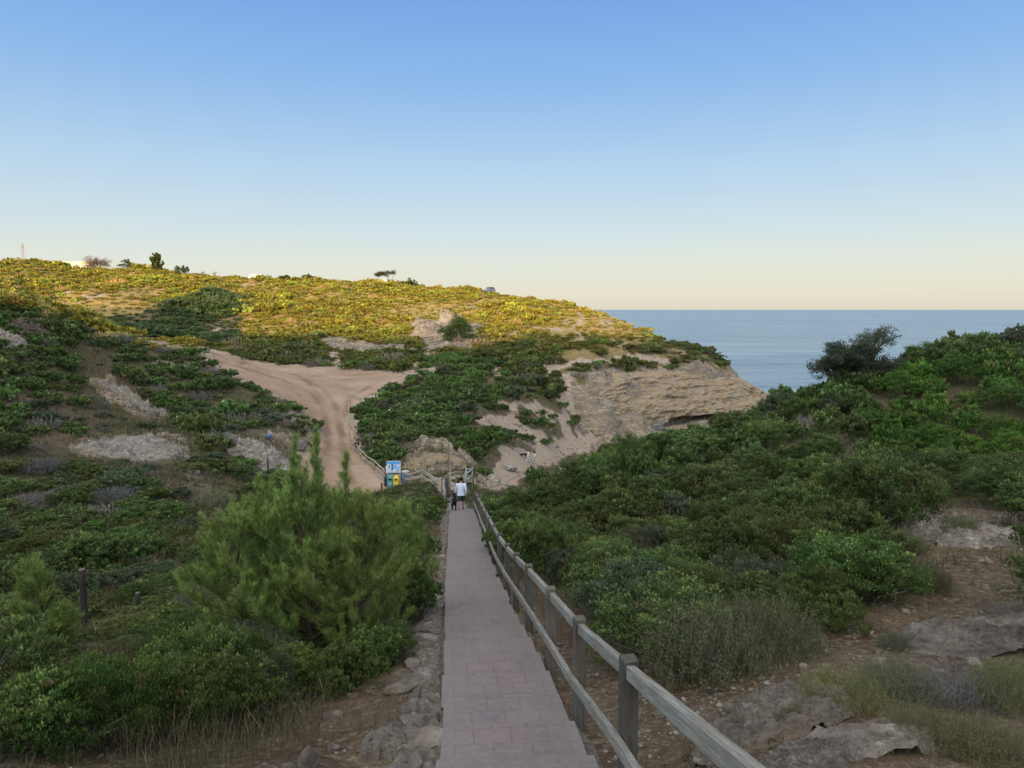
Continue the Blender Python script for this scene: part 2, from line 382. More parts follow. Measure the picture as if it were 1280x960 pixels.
def mat_cliff():
    m = N('cliff_rock'); p = m.pos(); sx = m.new('SeparateXYZ'); m.set(sx.inputs[0], p)
    pz = m.scalev(p, (.18, .18, 2.6)); band = m.noise(.8, 8, .7, pz, .15); n2 = m.noise(1.1, 8, .75, p); n3 = m.noise(5, 6, .75, m.scalev(p, (.6, .6, 1.8)))
    c = m.ramp(band, [(.30, (.15, .10, .062)), (.42, (.35, .235, .135)), (.5, (.47, .345, .21)), (.58, (.27, .175, .10)), (.7, (.52, .41, .28))])
    c = m.mix(m.mapr(n2, .52, .64, 0, .6), c, (.17, .145, .125)); c = m.mix(m.mapr(n2, .34, .42, .6, 0), c, (.50, .41, .30))
    c = m.mix(m.mapr(n3, .56, .68, 0, .8), c, (.085, .065, .05))
    c = m.mix(m.mapr(m.noise(.35, 5, .6, p), .47, .62, 0, .7), c, m.mix(n3, (.17, .145, .12), (.44, .37, .29)))
    c = m.mix(m.math('MULTIPLY', m.attr('cave_shade'), .85), c, (.05, .042, .036))  # shade inside the cave, painted into the rock colour
    c = m.mix(m.mapr(sx.outputs[2], 3.2, 1.6), c, m.mix(n3, (.10, .09, .085), (.27, .25, .24)))
    return m.done(m.pbr(c, .93, m.bump(m.math('ADD', n3, m.math('MULTIPLY', n2, .8)), 1., .35), .15))
def mat_concrete():
    m = N('stamped_concrete'); uv = m.new('UVMap').outputs[0]; p = m.pos()
    br = m.new('TexBrick', offset=.5); m.set(br.inputs['Vector'], uv)
    for k, v in (('Scale', 1.), ('Mortar Size', .006), ('Mortar Smooth', .35), ('Bias', 0.), ('Brick Width', .34), ('Row Height', .31)): br.inputs[k].default_value = v
    br.inputs['Color1'].default_value = (.186, .145, .138, 1); br.inputs['Color2'].default_value = (.206, .160, .152, 1); br.inputs['Mortar'].default_value = (.138, .112, .111, 1)
    n1 = m.noise(.9, 5, .6, p); n2 = m.noise(14, 6, .7, p); n3 = m.noise(70, 3, .7, p); n4 = m.noise(3.3, 5, .65, p)
    c = m.mix(m.mapr(n1, .40, .60, 0, .7), br.outputs['Color'], (.195, .168, .156)); c = m.mix(m.mapr(n4, .48, .66, 0, .6), c, (.135, .115, .118))
    c = m.mix(m.mapr(n2, .5, .75, 0, .5), c, (.29, .26, .245)); c = m.mix(m.mapr(n3, .6, .75, 0, .4), c, (.13, .12, .11))
    c = m.mix(m.math('MULTIPLY', m.attr('edge'), m.mapr(n4, .3, .6, .3, 1.)), c, (.20, .172, .14))
    h = m.math('ADD', m.math('MULTIPLY', br.outputs['Fac'], -.6), m.math('ADD', m.math('MULTIPLY', n2, .3), m.math('MULTIPLY', n3, .15)))
    return m.done(m.pbr(c, .85, m.bump(h, .55, .012), .25))
def mat_plain_concrete():
    m = N('rough_concrete'); p = m.pos(); n2 = m.noise(8, 7, .75, p); n3 = m.noise(40, 4, .7, p)
    c = m.ramp(n2, [(.3, (.07, .058, .046)), (.5, (.17, .145, .118)), (.7, (.29, .255, .21))])
    return m.done(m.pbr(c, .95, m.bump(m.math('ADD', n2, m.math('MULTIPLY', n3, .5)), 1., .04), .1))
def mat_wood():
    m = N('weathered_wood'); g = m.new('TexCoord').outputs['UV']; oi = m.new('ObjectInfo').outputs['Random']
    p = m.pos(); v = m.attr('tint', False)
    along = m.new('Mapping'); m.set(along.inputs[0], g); along.inputs['Scale'].default_value = (60, 2.2, 1)
    gr = m.noise(1., 6, .7, along.outputs[0], .4); n2 = m.noise(2.2, 4, .6, p); n3 = m.noise(30, 4, .7, p)
    c = m.ramp(gr, [(.30, (.05, .046, .04)), (.40, (.16, .15, .13)), (.55, (.27, .265, .24)), (.75, (.39, .38, .35))])
    c = m.mix(m.mapr(n2, .42, .66, 0, .6), c, (.22, .165, .115)); c = m.mix(m.mapr(n3, .6, .72, 0, .5), c, (.33, .34, .31))
    c = m.mix(1., c, v, 'MULTIPLY')
    return m.done(m.pbr(c, .85, m.bump(m.math('ADD', gr, m.math('MULTIPLY', n3, .3)), .6, .006), .2))
def mat_leaf(name, rough=.55, trans=.28, vary=.5, spec=.25):
    m = N(name); t = m.attr('tint', False); oi = m.new('ObjectInfo')
    c = m.mix(1., t, oi.outputs['Color'], 'MULTIPLY')
    hs = m.new('HueSaturation'); m.set(hs.inputs['Color'], c); m.set(hs.inputs['Value'], m.mapr(oi.outputs['Random'], 0, 1, 1-vary*.5, 1+vary*.5))
    m.set(hs.inputs['Hue'], m.mapr(oi.outputs['Random'], 0, 1, .488, .512))
    c = hs.outputs[0]
    b = m.pbr(c, rough, None, spec); tr = m.new('BsdfTranslucent'); m.set(tr.inputs[0], m.mix(.5, c, (.16, .22, .03)))
    mx = m.new('MixShader'); mx.inputs[0].default_value = trans; m.t.links.new(b, mx.inputs[1]); m.t.links.new(tr.outputs[0], mx.inputs[2])
    return m.done(mx.outputs[0])
def mat_tint(name, rough=.8, spec=.2, bump=0., scale=20, metal=0., var=.35):
    "takes its colour from the mesh, broken up by noise"
    m = N(name); p = m.objc(); n1 = m.noise(scale, 5, .65, p)
    c = m.mix(m.mapr(n1, .3, .7, 0, var), m.attr('tint', False), m.mix(1., m.attr('tint', False), (.55, .53, .5), 'MULTIPLY'))
    return m.done(m.pbr(c, rough, m.bump(n1, bump, .01) if bump else None, spec, metal))
def mat_water():
    m = N('sea_water'); p = m.pos()
    w1 = m.noise(.30, 6, .62, m.scalev(p, (.45, 1., 1)), .4); w2 = m.noise(.035, 4, .6, m.scalev(p, (.35, 1., 1)))
    w3 = m.noise(.0032, 4, .6, m.scalev(p, (.12, 1., 1)))
    h = m.math('ADD', m.math('MULTIPLY', w1, .8), m.math('MULTIPLY', w2, 4.2))
    c = m.mix(m.mapr(m.math('ADD', m.math('MULTIPLY', w3, .45), m.math('MULTIPLY', m.noise(.05, 5, .7, m.scalev(p, (.16, 1., 1)), .3), .55)), .40, .60), (.085, .15, .20), (.24, .305, .34))
    b = m.new('BsdfPrincipled'); m.set(b.inputs['Base Color'], c); m.set(b.inputs['Roughness'], m.mapr(w3, .38, .62, .26, .36)); b.inputs['IOR'].default_value = 1.33
    m.set(b.inputs['Normal'], m.bump(h, 1., 1.9))
    return m.done(b.outputs[0])
M = dict(ground=mat_ground(), dirt=mat_dirt(), sandy=mat_dirt('sandy', .75), rock=mat_rock(), pale=mat_rock('pale_rock', .35, 1.55), grey=mat_rock('grey_rock', .10, 1.0), slab=mat_rock('slab_rock', .05, 1.15), cream=mat_rock('cream_rock', .4, 1.4), cliff=mat_cliff(), conc=mat_concrete(), rough=mat_plain_concrete(), wood=mat_wood(),
         leaf=mat_leaf('leaf'), needle=mat_leaf('needle', .6, .22, .3, .15), dry=mat_leaf('dry_stem', .9, .1, .3, .05), tint=mat_tint('painted'), cloth=mat_tint('cloth', .95, .05, 0, 30, 0, .2), skin=mat_tint('skin', .6, .25, 0, 30, 0, .1), bark=mat_tint('bark', .95, .1, .8, 14, 0, .7), fur=mat_tint('fur', .8, .15, 0, 30), gloss=mat_tint('gloss', .35, .5, 0, 5, 0, .15), sea=mat_water())

# ------------------------------------------------------------------ camera, sun, sky
cam = bpy.data.cameras.new('camera'); cam.sensor_width = 36; cam.lens = F/1280*36; cam.clip_start = .05; cam.clip_end = 90000
co = bpy.data.objects.new('camera', cam); COL.objects.link(co); co.location = (0, 0, CAMZ); co.rotation_euler = (PI/2-TH, 0, 0); scene.camera = co
sun = bpy.data.lights.new('sun', 'SUN'); sun.energy = 5.0; sun.angle = math.radians(.5); sun.color = (1., .73, .36)
so = bpy.data.objects.new('sun', sun); COL.objects.link(so); so.rotation_euler = Vector(SL).to_track_quat('-Z', 'Y').to_euler()
W = bpy.data.worlds.new('World'); scene.world = W; W.use_nodes = True
def make_world():
    t = W.node_tree; t.nodes.clear(); nn = t.nodes.new
    out = nn('ShaderNodeOutputWorld'); bg = nn('ShaderNodeBackground'); bg.inputs[1].default_value = .15
    sky = nn('ShaderNodeTexSky'); sky.sky_type = 'NISHITA'; sky.sun_disc = False; sky.sun_elevation = SUN_E; sky.sun_rotation = PI+SUN_A
    sky.altitude = 30; sky.air_density = 1.; sky.dust_density = .6; sky.ozone_density = 2.
    tc = nn('ShaderNodeTexCoord'); sp = nn('ShaderNodeSeparateXYZ'); t.links.new(tc.outputs['Generated'], sp.inputs[0])
    rp = nn('ShaderNodeValToRGB'); t.links.new(sp.outputs[2], rp.inputs[0])
    def s2l(c): return tuple((v/255/12.92 if v/255 < .04045 else ((v/255+.055)/1.055)**2.4) for v in c)
    stops = SKY_STOPS; e = rp.color_ramp.elements
    while len(e) < len(stops): e.new(.5)
    for k, (p_, c) in zip(e, stops): k.position = p_; k.color = (*s2l(c), 1)
    sc = nn('ShaderNodeMix'); sc.data_type = 'RGBA'; sc.blend_type = 'MULTIPLY'; sc.inputs[0].default_value = 1; t.links.new(rp.outputs[0], sc.inputs[6]); sc.inputs[7].default_value = (6.667,)*3+(1,)
    mx = nn('ShaderNodeMix'); mx.data_type = 'RGBA'; mx.inputs[0].default_value = .93
    t.links.new(sky.outputs[0], mx.inputs[6]); t.links.new(sc.outputs[2], mx.inputs[7]); 
    dt = nn('ShaderNodeVectorMath'); dt.operation = 'DOT_PRODUCT'; t.links.new(tc.outputs['Generated'], dt.inputs[0]); dt.inputs[1].default_value = (-math.sin(SUN_A)*.94, -math.cos(SUN_A)*.94, .34)
    gl = nn('ShaderNodeValToRGB'); t.links.new(dt.outputs['Value'], gl.inputs[0]); e2 = gl.color_ramp.elements; e2[0].position = 0.; e2[0].color = (.25, .25, .25, 1); e2.new(.35).color = (.80, .68, .55, 1); e2[-1].position = .95; e2[-1].color = GLOW
    g4 = nn('ShaderNodeMix'); g4.data_type = 'RGBA'; g4.blend_type = 'MULTIPLY'; g4.inputs[0].default_value = 1; t.links.new(gl.outputs[0], g4.inputs[6]); g4.inputs[7].default_value = (4, 4, 4, 1)
    g5 = nn('ShaderNodeMix'); g5.data_type = 'RGBA'; g5.blend_type = 'MULTIPLY'; g5.inputs[0].default_value = 1; t.links.new(mx.outputs[2], g5.inputs[6]); t.links.new(g4.outputs[2], g5.inputs[7]); mx = g5   # the side of the sky where the sun stands is the brighter one
    t.links.new(mx.outputs[2], bg.inputs[0]); t.links.new(bg.outputs[0], out.inputs[0])
SKY_STOPS = [(0., (227, 220, 202)), (.02, (233, 228, 208)), (.06, (229, 233, 222)), (.115, (209, 227, 235)), (.19, (182, 213, 240)), (.29, (145, 188, 238)), (.385, (122, 168, 234)), (.46, (124, 170, 232)), (.62, (168, 188, 218)), (1., (196, 206, 222))]
GLOW = (1.7, 1.33, .92, 1)
make_world()
scene.view_settings.view_transform = 'Standard'; scene.view_settings.look = 'None'; scene.view_settings.exposure = 0
scene.cycles.max_bounces = 6; scene.cycles.diffuse_bounces = 3; scene.cycles.glossy_bounces = 2; scene.cycles.transmission_bounces = 3; scene.cycles.transparent_max_bounces = 4
scene.cycles.use_denoising = True

# ------------------------------------------------------------------ ground sheet and the masks painted on it
def world_poly(pts, r0=1.5):
    return [tuple(p[:2]) for p in hit([q[0] for q in pts], [q[1] for q in pts], r0)]
def path_off(x, y): return x-path_x(y)
road_poly = world_poly([(222,427),(262,453),(300,472),(340,493),(372,511),(398,529),(399,545),(388,562),(372,585),(366,612),(400,622),(452,622),(489,614),(472,592),(455,572),(445,553),(440,538),(437,522),(443,509),(458,498),(482,484),(512,472),(500,468),(470,464),(430,461),(390,459),(340,455),(300,448),(262,437),(240,428)], 30)
trails = [([(512,471),(535,462),(560,458)],1.6),([(505,470),(540,440)],.9),([(560,455),(600,449),(650,463),(690,459),(730,452),(787,449),(830,451)],1.3),([(620,470),(635,447)],.7),
 ([(712,468),(712,490),(702,515),(700,530),(715,552),(700,562)],1.3),([(620,500),(642,515),(702,515)],.8),([(600,527),(635,525),(655,542),(692,562)],1.9),
 ([(715,427),(730,425),(720,417),(710,412),(730,405),(717,385)],.6),([(415,441),(418,450),(422,460)],1.6),([(640,398),(660,394),(690,400),(720,404)],.8),([(540,415),(560,400),(572,396)],1.2),([(520,400),(516,425)],1.0),
 ([(590,385),(625,378),(660,385)],.8),([(240,352),(300,358),(340,352)],.9),([(200,362),(260,372)],.6),([(70,368),(110,362)],.8),([(10,374),(40,377),(66,384)],2.2),([(640,420),(670,411),(700,412)],1.),([(765,400),(790,410),(805,418)],1.2),([(474,610),(500,608),(524,605)],1.9)]
trails_w = [(world_poly(a, 60), w) for a, w in trails]
beach_w = world_poly([(560,602),(578,602),(600,604),(622,596),(642,585),(662,576),(700,563),(730,556),(765,548)], 40)
rock_polys = [world_poly(p, r) for p, r in [
 ([(720,480),(760,463),(850,457),(905,461),(940,473),(966,490),(968,512),(930,532),(850,540),(760,556),(722,552),(714,520)],90),
 ([(502,560),(535,548),(572,566),(590,575),(578,592),(540,594),(510,582)],50),
 ([(85,560),(120,548),(180,545),(238,548),(240,565),(215,578),(140,574),(95,572)],30),
 ([(285,545),(330,540),(372,545),(375,575),(350,590),(310,578)],30),
 ([(112,478),(135,474),(165,490),(200,520),(196,530),(160,518),(128,500)],40),
 ([(520,400),(600,405),(595,440),(520,440)],120),([(400,420),(520,432),(500,445),(400,436)],120)]]
head_poly = world_poly([(600,434),(640,414),(700,404),(760,410),(870,442),(850,456),(760,460),(690,464),(640,464)], 100)
rightbare = world_poly([(690,1250),(690,960),(640,745),(640,725),(655,722),(700,752),(760,772),(800,832),(862,862),(930,850),(1000,800),(1080,765),(1130,712),(1085,664),(1150,636),(1290,640),(1300,960),(1300,1250)])
leftbare = world_poly([(545,1200),(545,960),(536,650),(520,660),(528,760),(515,820),(470,850),(380,880),(330,930),(300,960),(250,1200)])
midbare = world_poly([(200,600),(260,590),(285,620),(300,660),(250,700),(215,680),(225,640)])+[]
def masks(x, y):
    r = np.hypot(x, y); wx = fbm(x/3.1, y/3.1, o=3, s=5); wy = fbm(x/3.1, y/3.1, o=3, s=6); a = np.clip((r-10)/90, .05, 1.2)
    X = x+wx*2.2*a; Y = y+wy*2.2*a
    bare = np.zeros(x.shape); rock = np.zeros(x.shape)
    for p, w in trails_w: bare = np.maximum(bare, 1-sstep(w*.6, w*1.5, linedist(X, Y, p)))
    bare = np.maximum(bare, 1-sstep(1.2, 2.3, linedist(X, Y, beach_w)))
    k = r > 45
    d = np.full(x.shape, 99.); d[k] = linedist(X[k], Y[k], road_poly+road_poly[:1]); ins = inpoly(X, Y, road_poly)
    bare = np.maximum(bare, np.where(ins, 1, 1-sstep(.5, 2.5, d)))
    bare = np.maximum(bare, np.where((r > 95) & (y < 480), sstep(.28, .55, fbm(x/9, y/9, o=4, s=77))*.75, 0))
    bare = np.maximum(bare, np.where(inpoly(X, Y, head_poly), .22, 0))
    for p in rock_polys: rock = np.maximum(rock, np.where(inpoly(X, Y, p), 1., 0.))
    rock = np.maximum(rock, sstep(.30, .5, fbm(x/2.4, y/2.4, o=4, s=91))*(r < 22)*.75)
    nb = inpoly(X, Y, rightbare) | inpoly(X, Y, leftbare) | inpoly(X, Y, midbare)
    nb |= (np.abs(path_off(x, y)) < 1.0) & (y < 58)
    veg = np.where(nb, .12, 1.)*(1-bare)
    return bare, rock, veg, nb
ga, gl = len(acols), len(lr)
bare_g, rock_g, veg_g, nb_g = masks(Xg, Yg)
CL_T = [(742,497,146),(772,478,153),(800,468,160),(832,467,164),(866,468,170),(900,471,174),(932,478,178),(955,490,181),(967,500,184),(962,512,196),(930,515,215)]
CL_F = [(742,556,140),(775,553,146),(805,549,150),(835,546,153),(862,544,158),(890,541,161),(922,538,165),(948,532,170),(968,525,178),(975,522,195),(940,520,216)]
carve_poly = [tuple(at(*q)[:2]) for q in CL_T[2:]]+[tuple(at(q[0]+(6 if q[2] > 170 else 0), q[1]+4, q[2]-6)[:2]) for q in CL_F[:1:-1]]
cd_ = np.where(inpoly(Xg, Yg, carve_poly), linedist(Xg, Yg, carve_poly+carve_poly[:1]), 0)
Hg -= np.minimum(9*sstep(0, 3.5, cd_), np.maximum(Hg-.8, 0)*sstep(0, 3.5, cd_))
rr_ = rock_g*sstep(40, 80, Rg); Hg += rr_*(.8*fbm(Xg/3.2, Yg/3.2, o=4, s=95)+.6*(1-2*np.abs(fbm(Xg/1.7, Yg/1.7, o=3, s=96))))
steep = np.abs(np.gradient(Hg, axis=1))/(np.gradient(Rg, axis=1)+1e-9)
shade_poly = world_poly([(60,372),(100,386),(130,398),(180,392),(220,379),(270,366),(300,374),(304,430),(250,432),(200,428),(140,420),(90,410)], 100)  # shadow patch on the far hill, painted into the ground colour
far_g = sstep(105, 150, Rg)*(.25+.75*sstep(13, 21, Hg))*np.where(inpoly(Xg, Yg, shade_poly), .15, 1)  # upper slope coloured gold as if sunlit, shadow patch kept dull
near_g = 1-sstep(18, 40, Rg)
idx = np.arange(ga*gl).reshape(ga, gl)
Vg = np.stack([Xg, Yg, Hg], -1).reshape(-1, 3)
Fg = np.stack([idx[1:, :-1], idx[1:, 1:], idx[:-1, 1:], idx[:-1, :-1]], -1).reshape(-1, 4)
# close the small hole under the viewer
Vg = np.r_[Vg, [[0, 0, CAMZ-1.8]]]; tri = np.stack([idx[1:, 0], idx[:-1, 0], np.full(ga-1, ga*gl)], -1)
pad = lambda q: np.r_[q.ravel(), 0]
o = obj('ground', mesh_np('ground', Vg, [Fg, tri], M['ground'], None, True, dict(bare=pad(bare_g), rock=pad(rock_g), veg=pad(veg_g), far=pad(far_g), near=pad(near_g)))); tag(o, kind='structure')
# dirt road and sandy path: sheets lying on the ground
def drape(name, mask, lift, mat, attrs=None):
    fm = mask.ravel()[Fg].all(1); f = Fg[fm]; u, inv = np.unique(f, return_inverse=True)
    V = Vg[u].copy(); V[:, 2] += lift
    o = obj(name, mesh_np(name, V, inv.reshape(-1, 4), mat, None, True, {k: v.ravel()[u] for k, v in (attrs or {}).items()})); tag(o, kind='structure'); return o
wx = fbm(Xg/4, Yg/4, o=3, s=41)*1.2
ruts = [world_poly(q, 40) for q in ([(262,448),(310,462),(350,474),(390,492),(408,520),(410,550),(404,580),(398,610)],[(262,445),(320,457),(370,470),(408,492),(424,520),(428,550),(432,575),(438,605)],[(430,520),(440,495),(470,478),(505,470)],[(400,500),(385,478),(340,463),(300,455)])]
rut = np.zeros(Xg.shape); kk = (Rg > 45) & (Rg < 190)
for q in ruts: rut[kk] = np.maximum(rut[kk], 1-sstep(.15, .75, linedist(Xg[kk]+wx[kk]*.3, Yg[kk], q)))
rut *= .35+.65*sstep(-.2, .3, fbm(Xg/5, Yg/5, o=2, s=52))
kk = (Rg > 45) & (Rg < 190) & (np.abs(Ag) < .8)
drape('dirt_road', inpoly(Xg+wx, Yg+wx, road_poly) & kk, .05, M['dirt'], dict(rut=rut))
kk = (Rg > 52) & (Rg < 140) & (np.abs(Ag) < .6)
drape('sandy_path', (linedist(Xg+wx*.5, Yg, beach_w) < 1.3) & kk, .05, M['sandy'], dict(rut=rut*0))

# sea
sv = [(-60000, -4000, 0), (60000, -4000, 0), (60000, 80000, 0), (-60000, 80000, 0)]
o = obj('sea', mesh_np('sea', sv, [(0, 1, 2, 3)], M['sea'])); tag(o, kind='structure')

# ------------------------------------------------------------------ concrete footpath with long treads
def smooth_dir(y): 
    d = np.array([path_x(y+.2)-path_x(y-.2), .4]); return d/np.linalg.norm(d)
def footpath():
    V = []; Fq = []; uv = []; ed = []; y = -4.; k = 0; R = rs(4); cols = 9
    while y < 56.5:
        L = .93+R.uniform(-.05, .05) if y < 38.4 else .62
        y1 = y+L; zt0 = path_z(y); z1 = path_z(y1); slope = (zt0-z1)
        rise = slope*.42; a0 = zt0-.0; a1 = zt0-(slope-rise)     # tread falls a little, then the riser drops
        jl, jr = R.normal(0, .009), R.normal(0, .024); rows = []
        for yy, zz in ((y, a0), ((y+y1)/2, (a0+a1)/2), (y1, a1), (y1+.002, z1)):
            row = []
            for c in range(cols):
                t = c/(cols-1); off = -PW+jl+(2*PW+jr-jl)*t
                dx, dy = smooth_dir(yy); row.append(len(V)); V.append((path_x(yy)+off*dy, yy-off*dx, zz-.012*abs(2*t-1)**3+R.normal(0, .0015))); uv.append((off, yy)); ed.append(max(0, abs(2*t-1)*1.25-.6))
            rows.append(row)
        for ra, rb in zip(rows[:-1], rows[1:]):
            for c in range(cols-1): Fq.append((ra[c], ra[c+1], rb[c+1], rb[c]))
        for c, sg in ((0, -1), (cols-1, 1)):    # side skirts
            for ra, rb in zip(rows[:3], rows[1:3]):
                q = [ra[c], rb[c]]; b = []
                for i in q: b.append(len(V)); V.append((V[i][0]+sg*.015, V[i][1], V[i][2]-.38)); uv.append(uv[i]); ed.append(1)
                Fq.append((q[0], q[1], b[1], b[0]) if sg < 0 else (q[1], q[0], b[0], b[1]))
        y = y1; k += 1
    me = mesh_np('footpath', V, Fq, M['conc'], attrs=dict(edge=np.clip(ed, 0, 1)))
    u = me.uv_layers.new(name='UVMap'); li = np.empty(len(me.loops), np.int32); me.loops.foreach_get('vertex_index', li); u.data.foreach_set('uv', np.asarray(uv, np.float32)[li].ravel())
    tag(obj('footpath', me), kind='structure')
    # rough haunch under the edge
    m = MB(); R = rs(9)
    for sg in (-1, 1):
        ys = np.arange(-3, 56, .16); P = []
        for yy in ys:
            w0 = PW-.03; w1 = PW+.10+.05*float(vnoise(yy*1.7, sg*3., s=2))+(.06*float(vnoise(yy*.6, 4., s=8))); dx, dy = smooth_dir(yy)
            zb = path_z(yy)
            for off, z in ((w0, zb-.03), (w1-.02, zb-.085+.03*float(vnoise(yy*2.3, sg*5., s=5))), (w1+.05, zb-.42)): P.append((path_x(yy)+sg*off*dy, yy-sg*off*dx, z))
        n_ = len(ys); i = np.arange(n_-1)[:, None]*3; j = np.arange(2)[None]
        q = np.stack([i+j, i+j+1, i+j+4, i+j+3], -1).reshape(-1, 4)
        m.add(P, q if sg > 0 else q[:, ::-1])
    tag(m.build('path_haunch', M['rough']), kind='structure')
footpath()

# ------------------------------------------------------------------ headland cliff with a sea cave
def cliff():
    top = CL_T; foot = CL_F
    cave = [0,0,0,.1,.7,1.3,1.2,.6,.15,0,0]
    T = np.array([at(*p) for p in top]); Bt = np.array([at(*p) for p in foot]); Bt[:, 2] = np.minimum(Bt[:, 2], 1.5); Bt[-4:, 2] = -1
    n_ = 300; s = np.linspace(0, len(top)-1, n_); I = lambda A: np.stack([np.interp(s, np.arange(len(top)), A[:, k]) for k in range(3)], -1)
    ker = np.ones(25)/25
    def sm(A): return np.stack([np.convolve(np.pad(A[:, k], 12, mode='edge'), ker, 'valid') for k in range(3)], -1)
    T = sm(I(T)); Bt = sm(I(Bt)); cv_ = np.interp(s, np.arange(len(top)), cave)
    tang = np.gradient(T, axis=0); nrm = np.stack([tang[:, 1], -tang[:, 0], 0*s], -1); nrm /= np.linalg.norm(nrm, axis=1)[:, None]
    rows = []; m_ = 120; cave_shade = [np.zeros(n_), np.zeros(n_)]
    for k in range(m_+1):
        t = k/m_; P = T*(1-t)+Bt*t
        # near-vertical face with ledges: push the upper part out to the top edge
        bulge = np.where(s > 3, 1, s/3); prof = 1.1*np.sin(PI*min(1, t*1.25))*bulge
        zz = P[:, 2]+.06*s; ledge = 1.1*fbm(zz*.55, s*.12, o=4, s=61)+1.0*fbm(s*1.3, np.full(n_, t*4.), o=5, s=62)+.5*fbm(s*5, np.full(n_, t*22.), o=4, s=64)+.7*(abs(((zz*.42+.25*fbm(s*.8, s*0, o=3, s=65)) % 1)-.5)-.25)+.8*fbm(s*2.6, np.full(n_, t*9.), o=5, s=68)-.7*np.maximum(0, fbm(s*1.1, np.full(n_, t*1.2), o=3, s=70)-.12)*3
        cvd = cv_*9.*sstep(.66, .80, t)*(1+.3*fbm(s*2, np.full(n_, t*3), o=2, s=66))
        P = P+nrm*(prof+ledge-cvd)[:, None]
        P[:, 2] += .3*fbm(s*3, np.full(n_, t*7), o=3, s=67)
        rows.append(P); cave_shade.append(np.clip(cvd/5, 0, 1)*sstep(.56, .66, t))  # darkens the recess in the colour, standing in for shade
    back = rows[0]-nrm*9; back[:, 2] = np.minimum(H(back[:, 0], back[:, 1])-.35, rows[0][:, 2]+2.5)
    mid = (rows[0]+back)/2; mid[:, 2] = rows[0][:, 2]*.45+back[:, 2]*.55+.25+.25*fbm(s*2, s*0, o=3, s=69)
    low = rows[-1].copy(); low[:, 2] -= 3
    V = np.array([back, mid]+rows+[low]); a, b = V.shape[:2]; ix = np.arange(a*b).reshape(a, b)
    q = np.stack([ix[:-1, :-1], ix[1:, :-1], ix[1:, 1:], ix[:-1, 1:]], -1).reshape(-1, 4)
    tag(obj('cliff', mesh_np('cliff', V.reshape(-1, 3), q, M['cliff'], None, False, dict(cave_shade=np.concatenate(cave_shade+[cave_shade[-1]])))), kind='structure')
cliff()
# ------------------------------------------------------------------ foliage generators: return V (n,3), tint (n,3) of leaf quads
def unit(R, n):
    v = R.normal(size=(n, 3)); return v/np.linalg.norm(v, axis=1)[:, None]
def quads(c, d, s, L, W_, fold=.25):
    "leaf quads: centre c, long direction d, side direction s"
    n_ = len(c); L = np.broadcast_to(L, (n_,))[:, None]; W_ = np.broadcast_to(W_, (n_,))[:, None]
    nr = np.cross(d, s)
    V = np.stack([c-d*L*.5, c+s*W_*.5+nr*W_*fold*.5-d*L*.06, c+d*L*.5, c-s*W_*.5+nr*W_*fold*.5-d*L*.06], 1)
    return V.reshape(-1, 3)
def qfaces(n_): return np.arange(n_*4).reshape(n_, 4)
def ortho(d, R):
    s = np.cross(d, unit(R, len(d))); return s/(np.linalg.norm(s, axis=1)[:, None]+1e-9)
def vary(R, base, n_, amt=.18):
    b = np.asarray(base, float); k = 1+R.normal(0, amt, (n_, 1)); return np.clip(b*k*(1+R.normal(0, .06, (n_, 3))), .003, 1)
G_DARK = (.032, .050, .020); G_MID = (.112, .155, .046); G_TIP = (.25, .30, .085)
def lobes(R, w, h, n_):
    "a low dome made of many rounded lumps"
    L = []
    for k in range(n_):
        a = R.uniform(0, 2*PI); q = math.sqrt(R.uniform(0, 1))*.78; zt = h*math.sqrt(max(0, 1-q*q))
        r = R.uniform(.20, .36)*min(w, h*1.5); z = max(r*.35, zt*R.uniform(.62, 1.)-r*.55)
        L.append((math.cos(a)*q*w*.9, math.sin(a)*q*w*.9, z, r))
    return np.array(L)
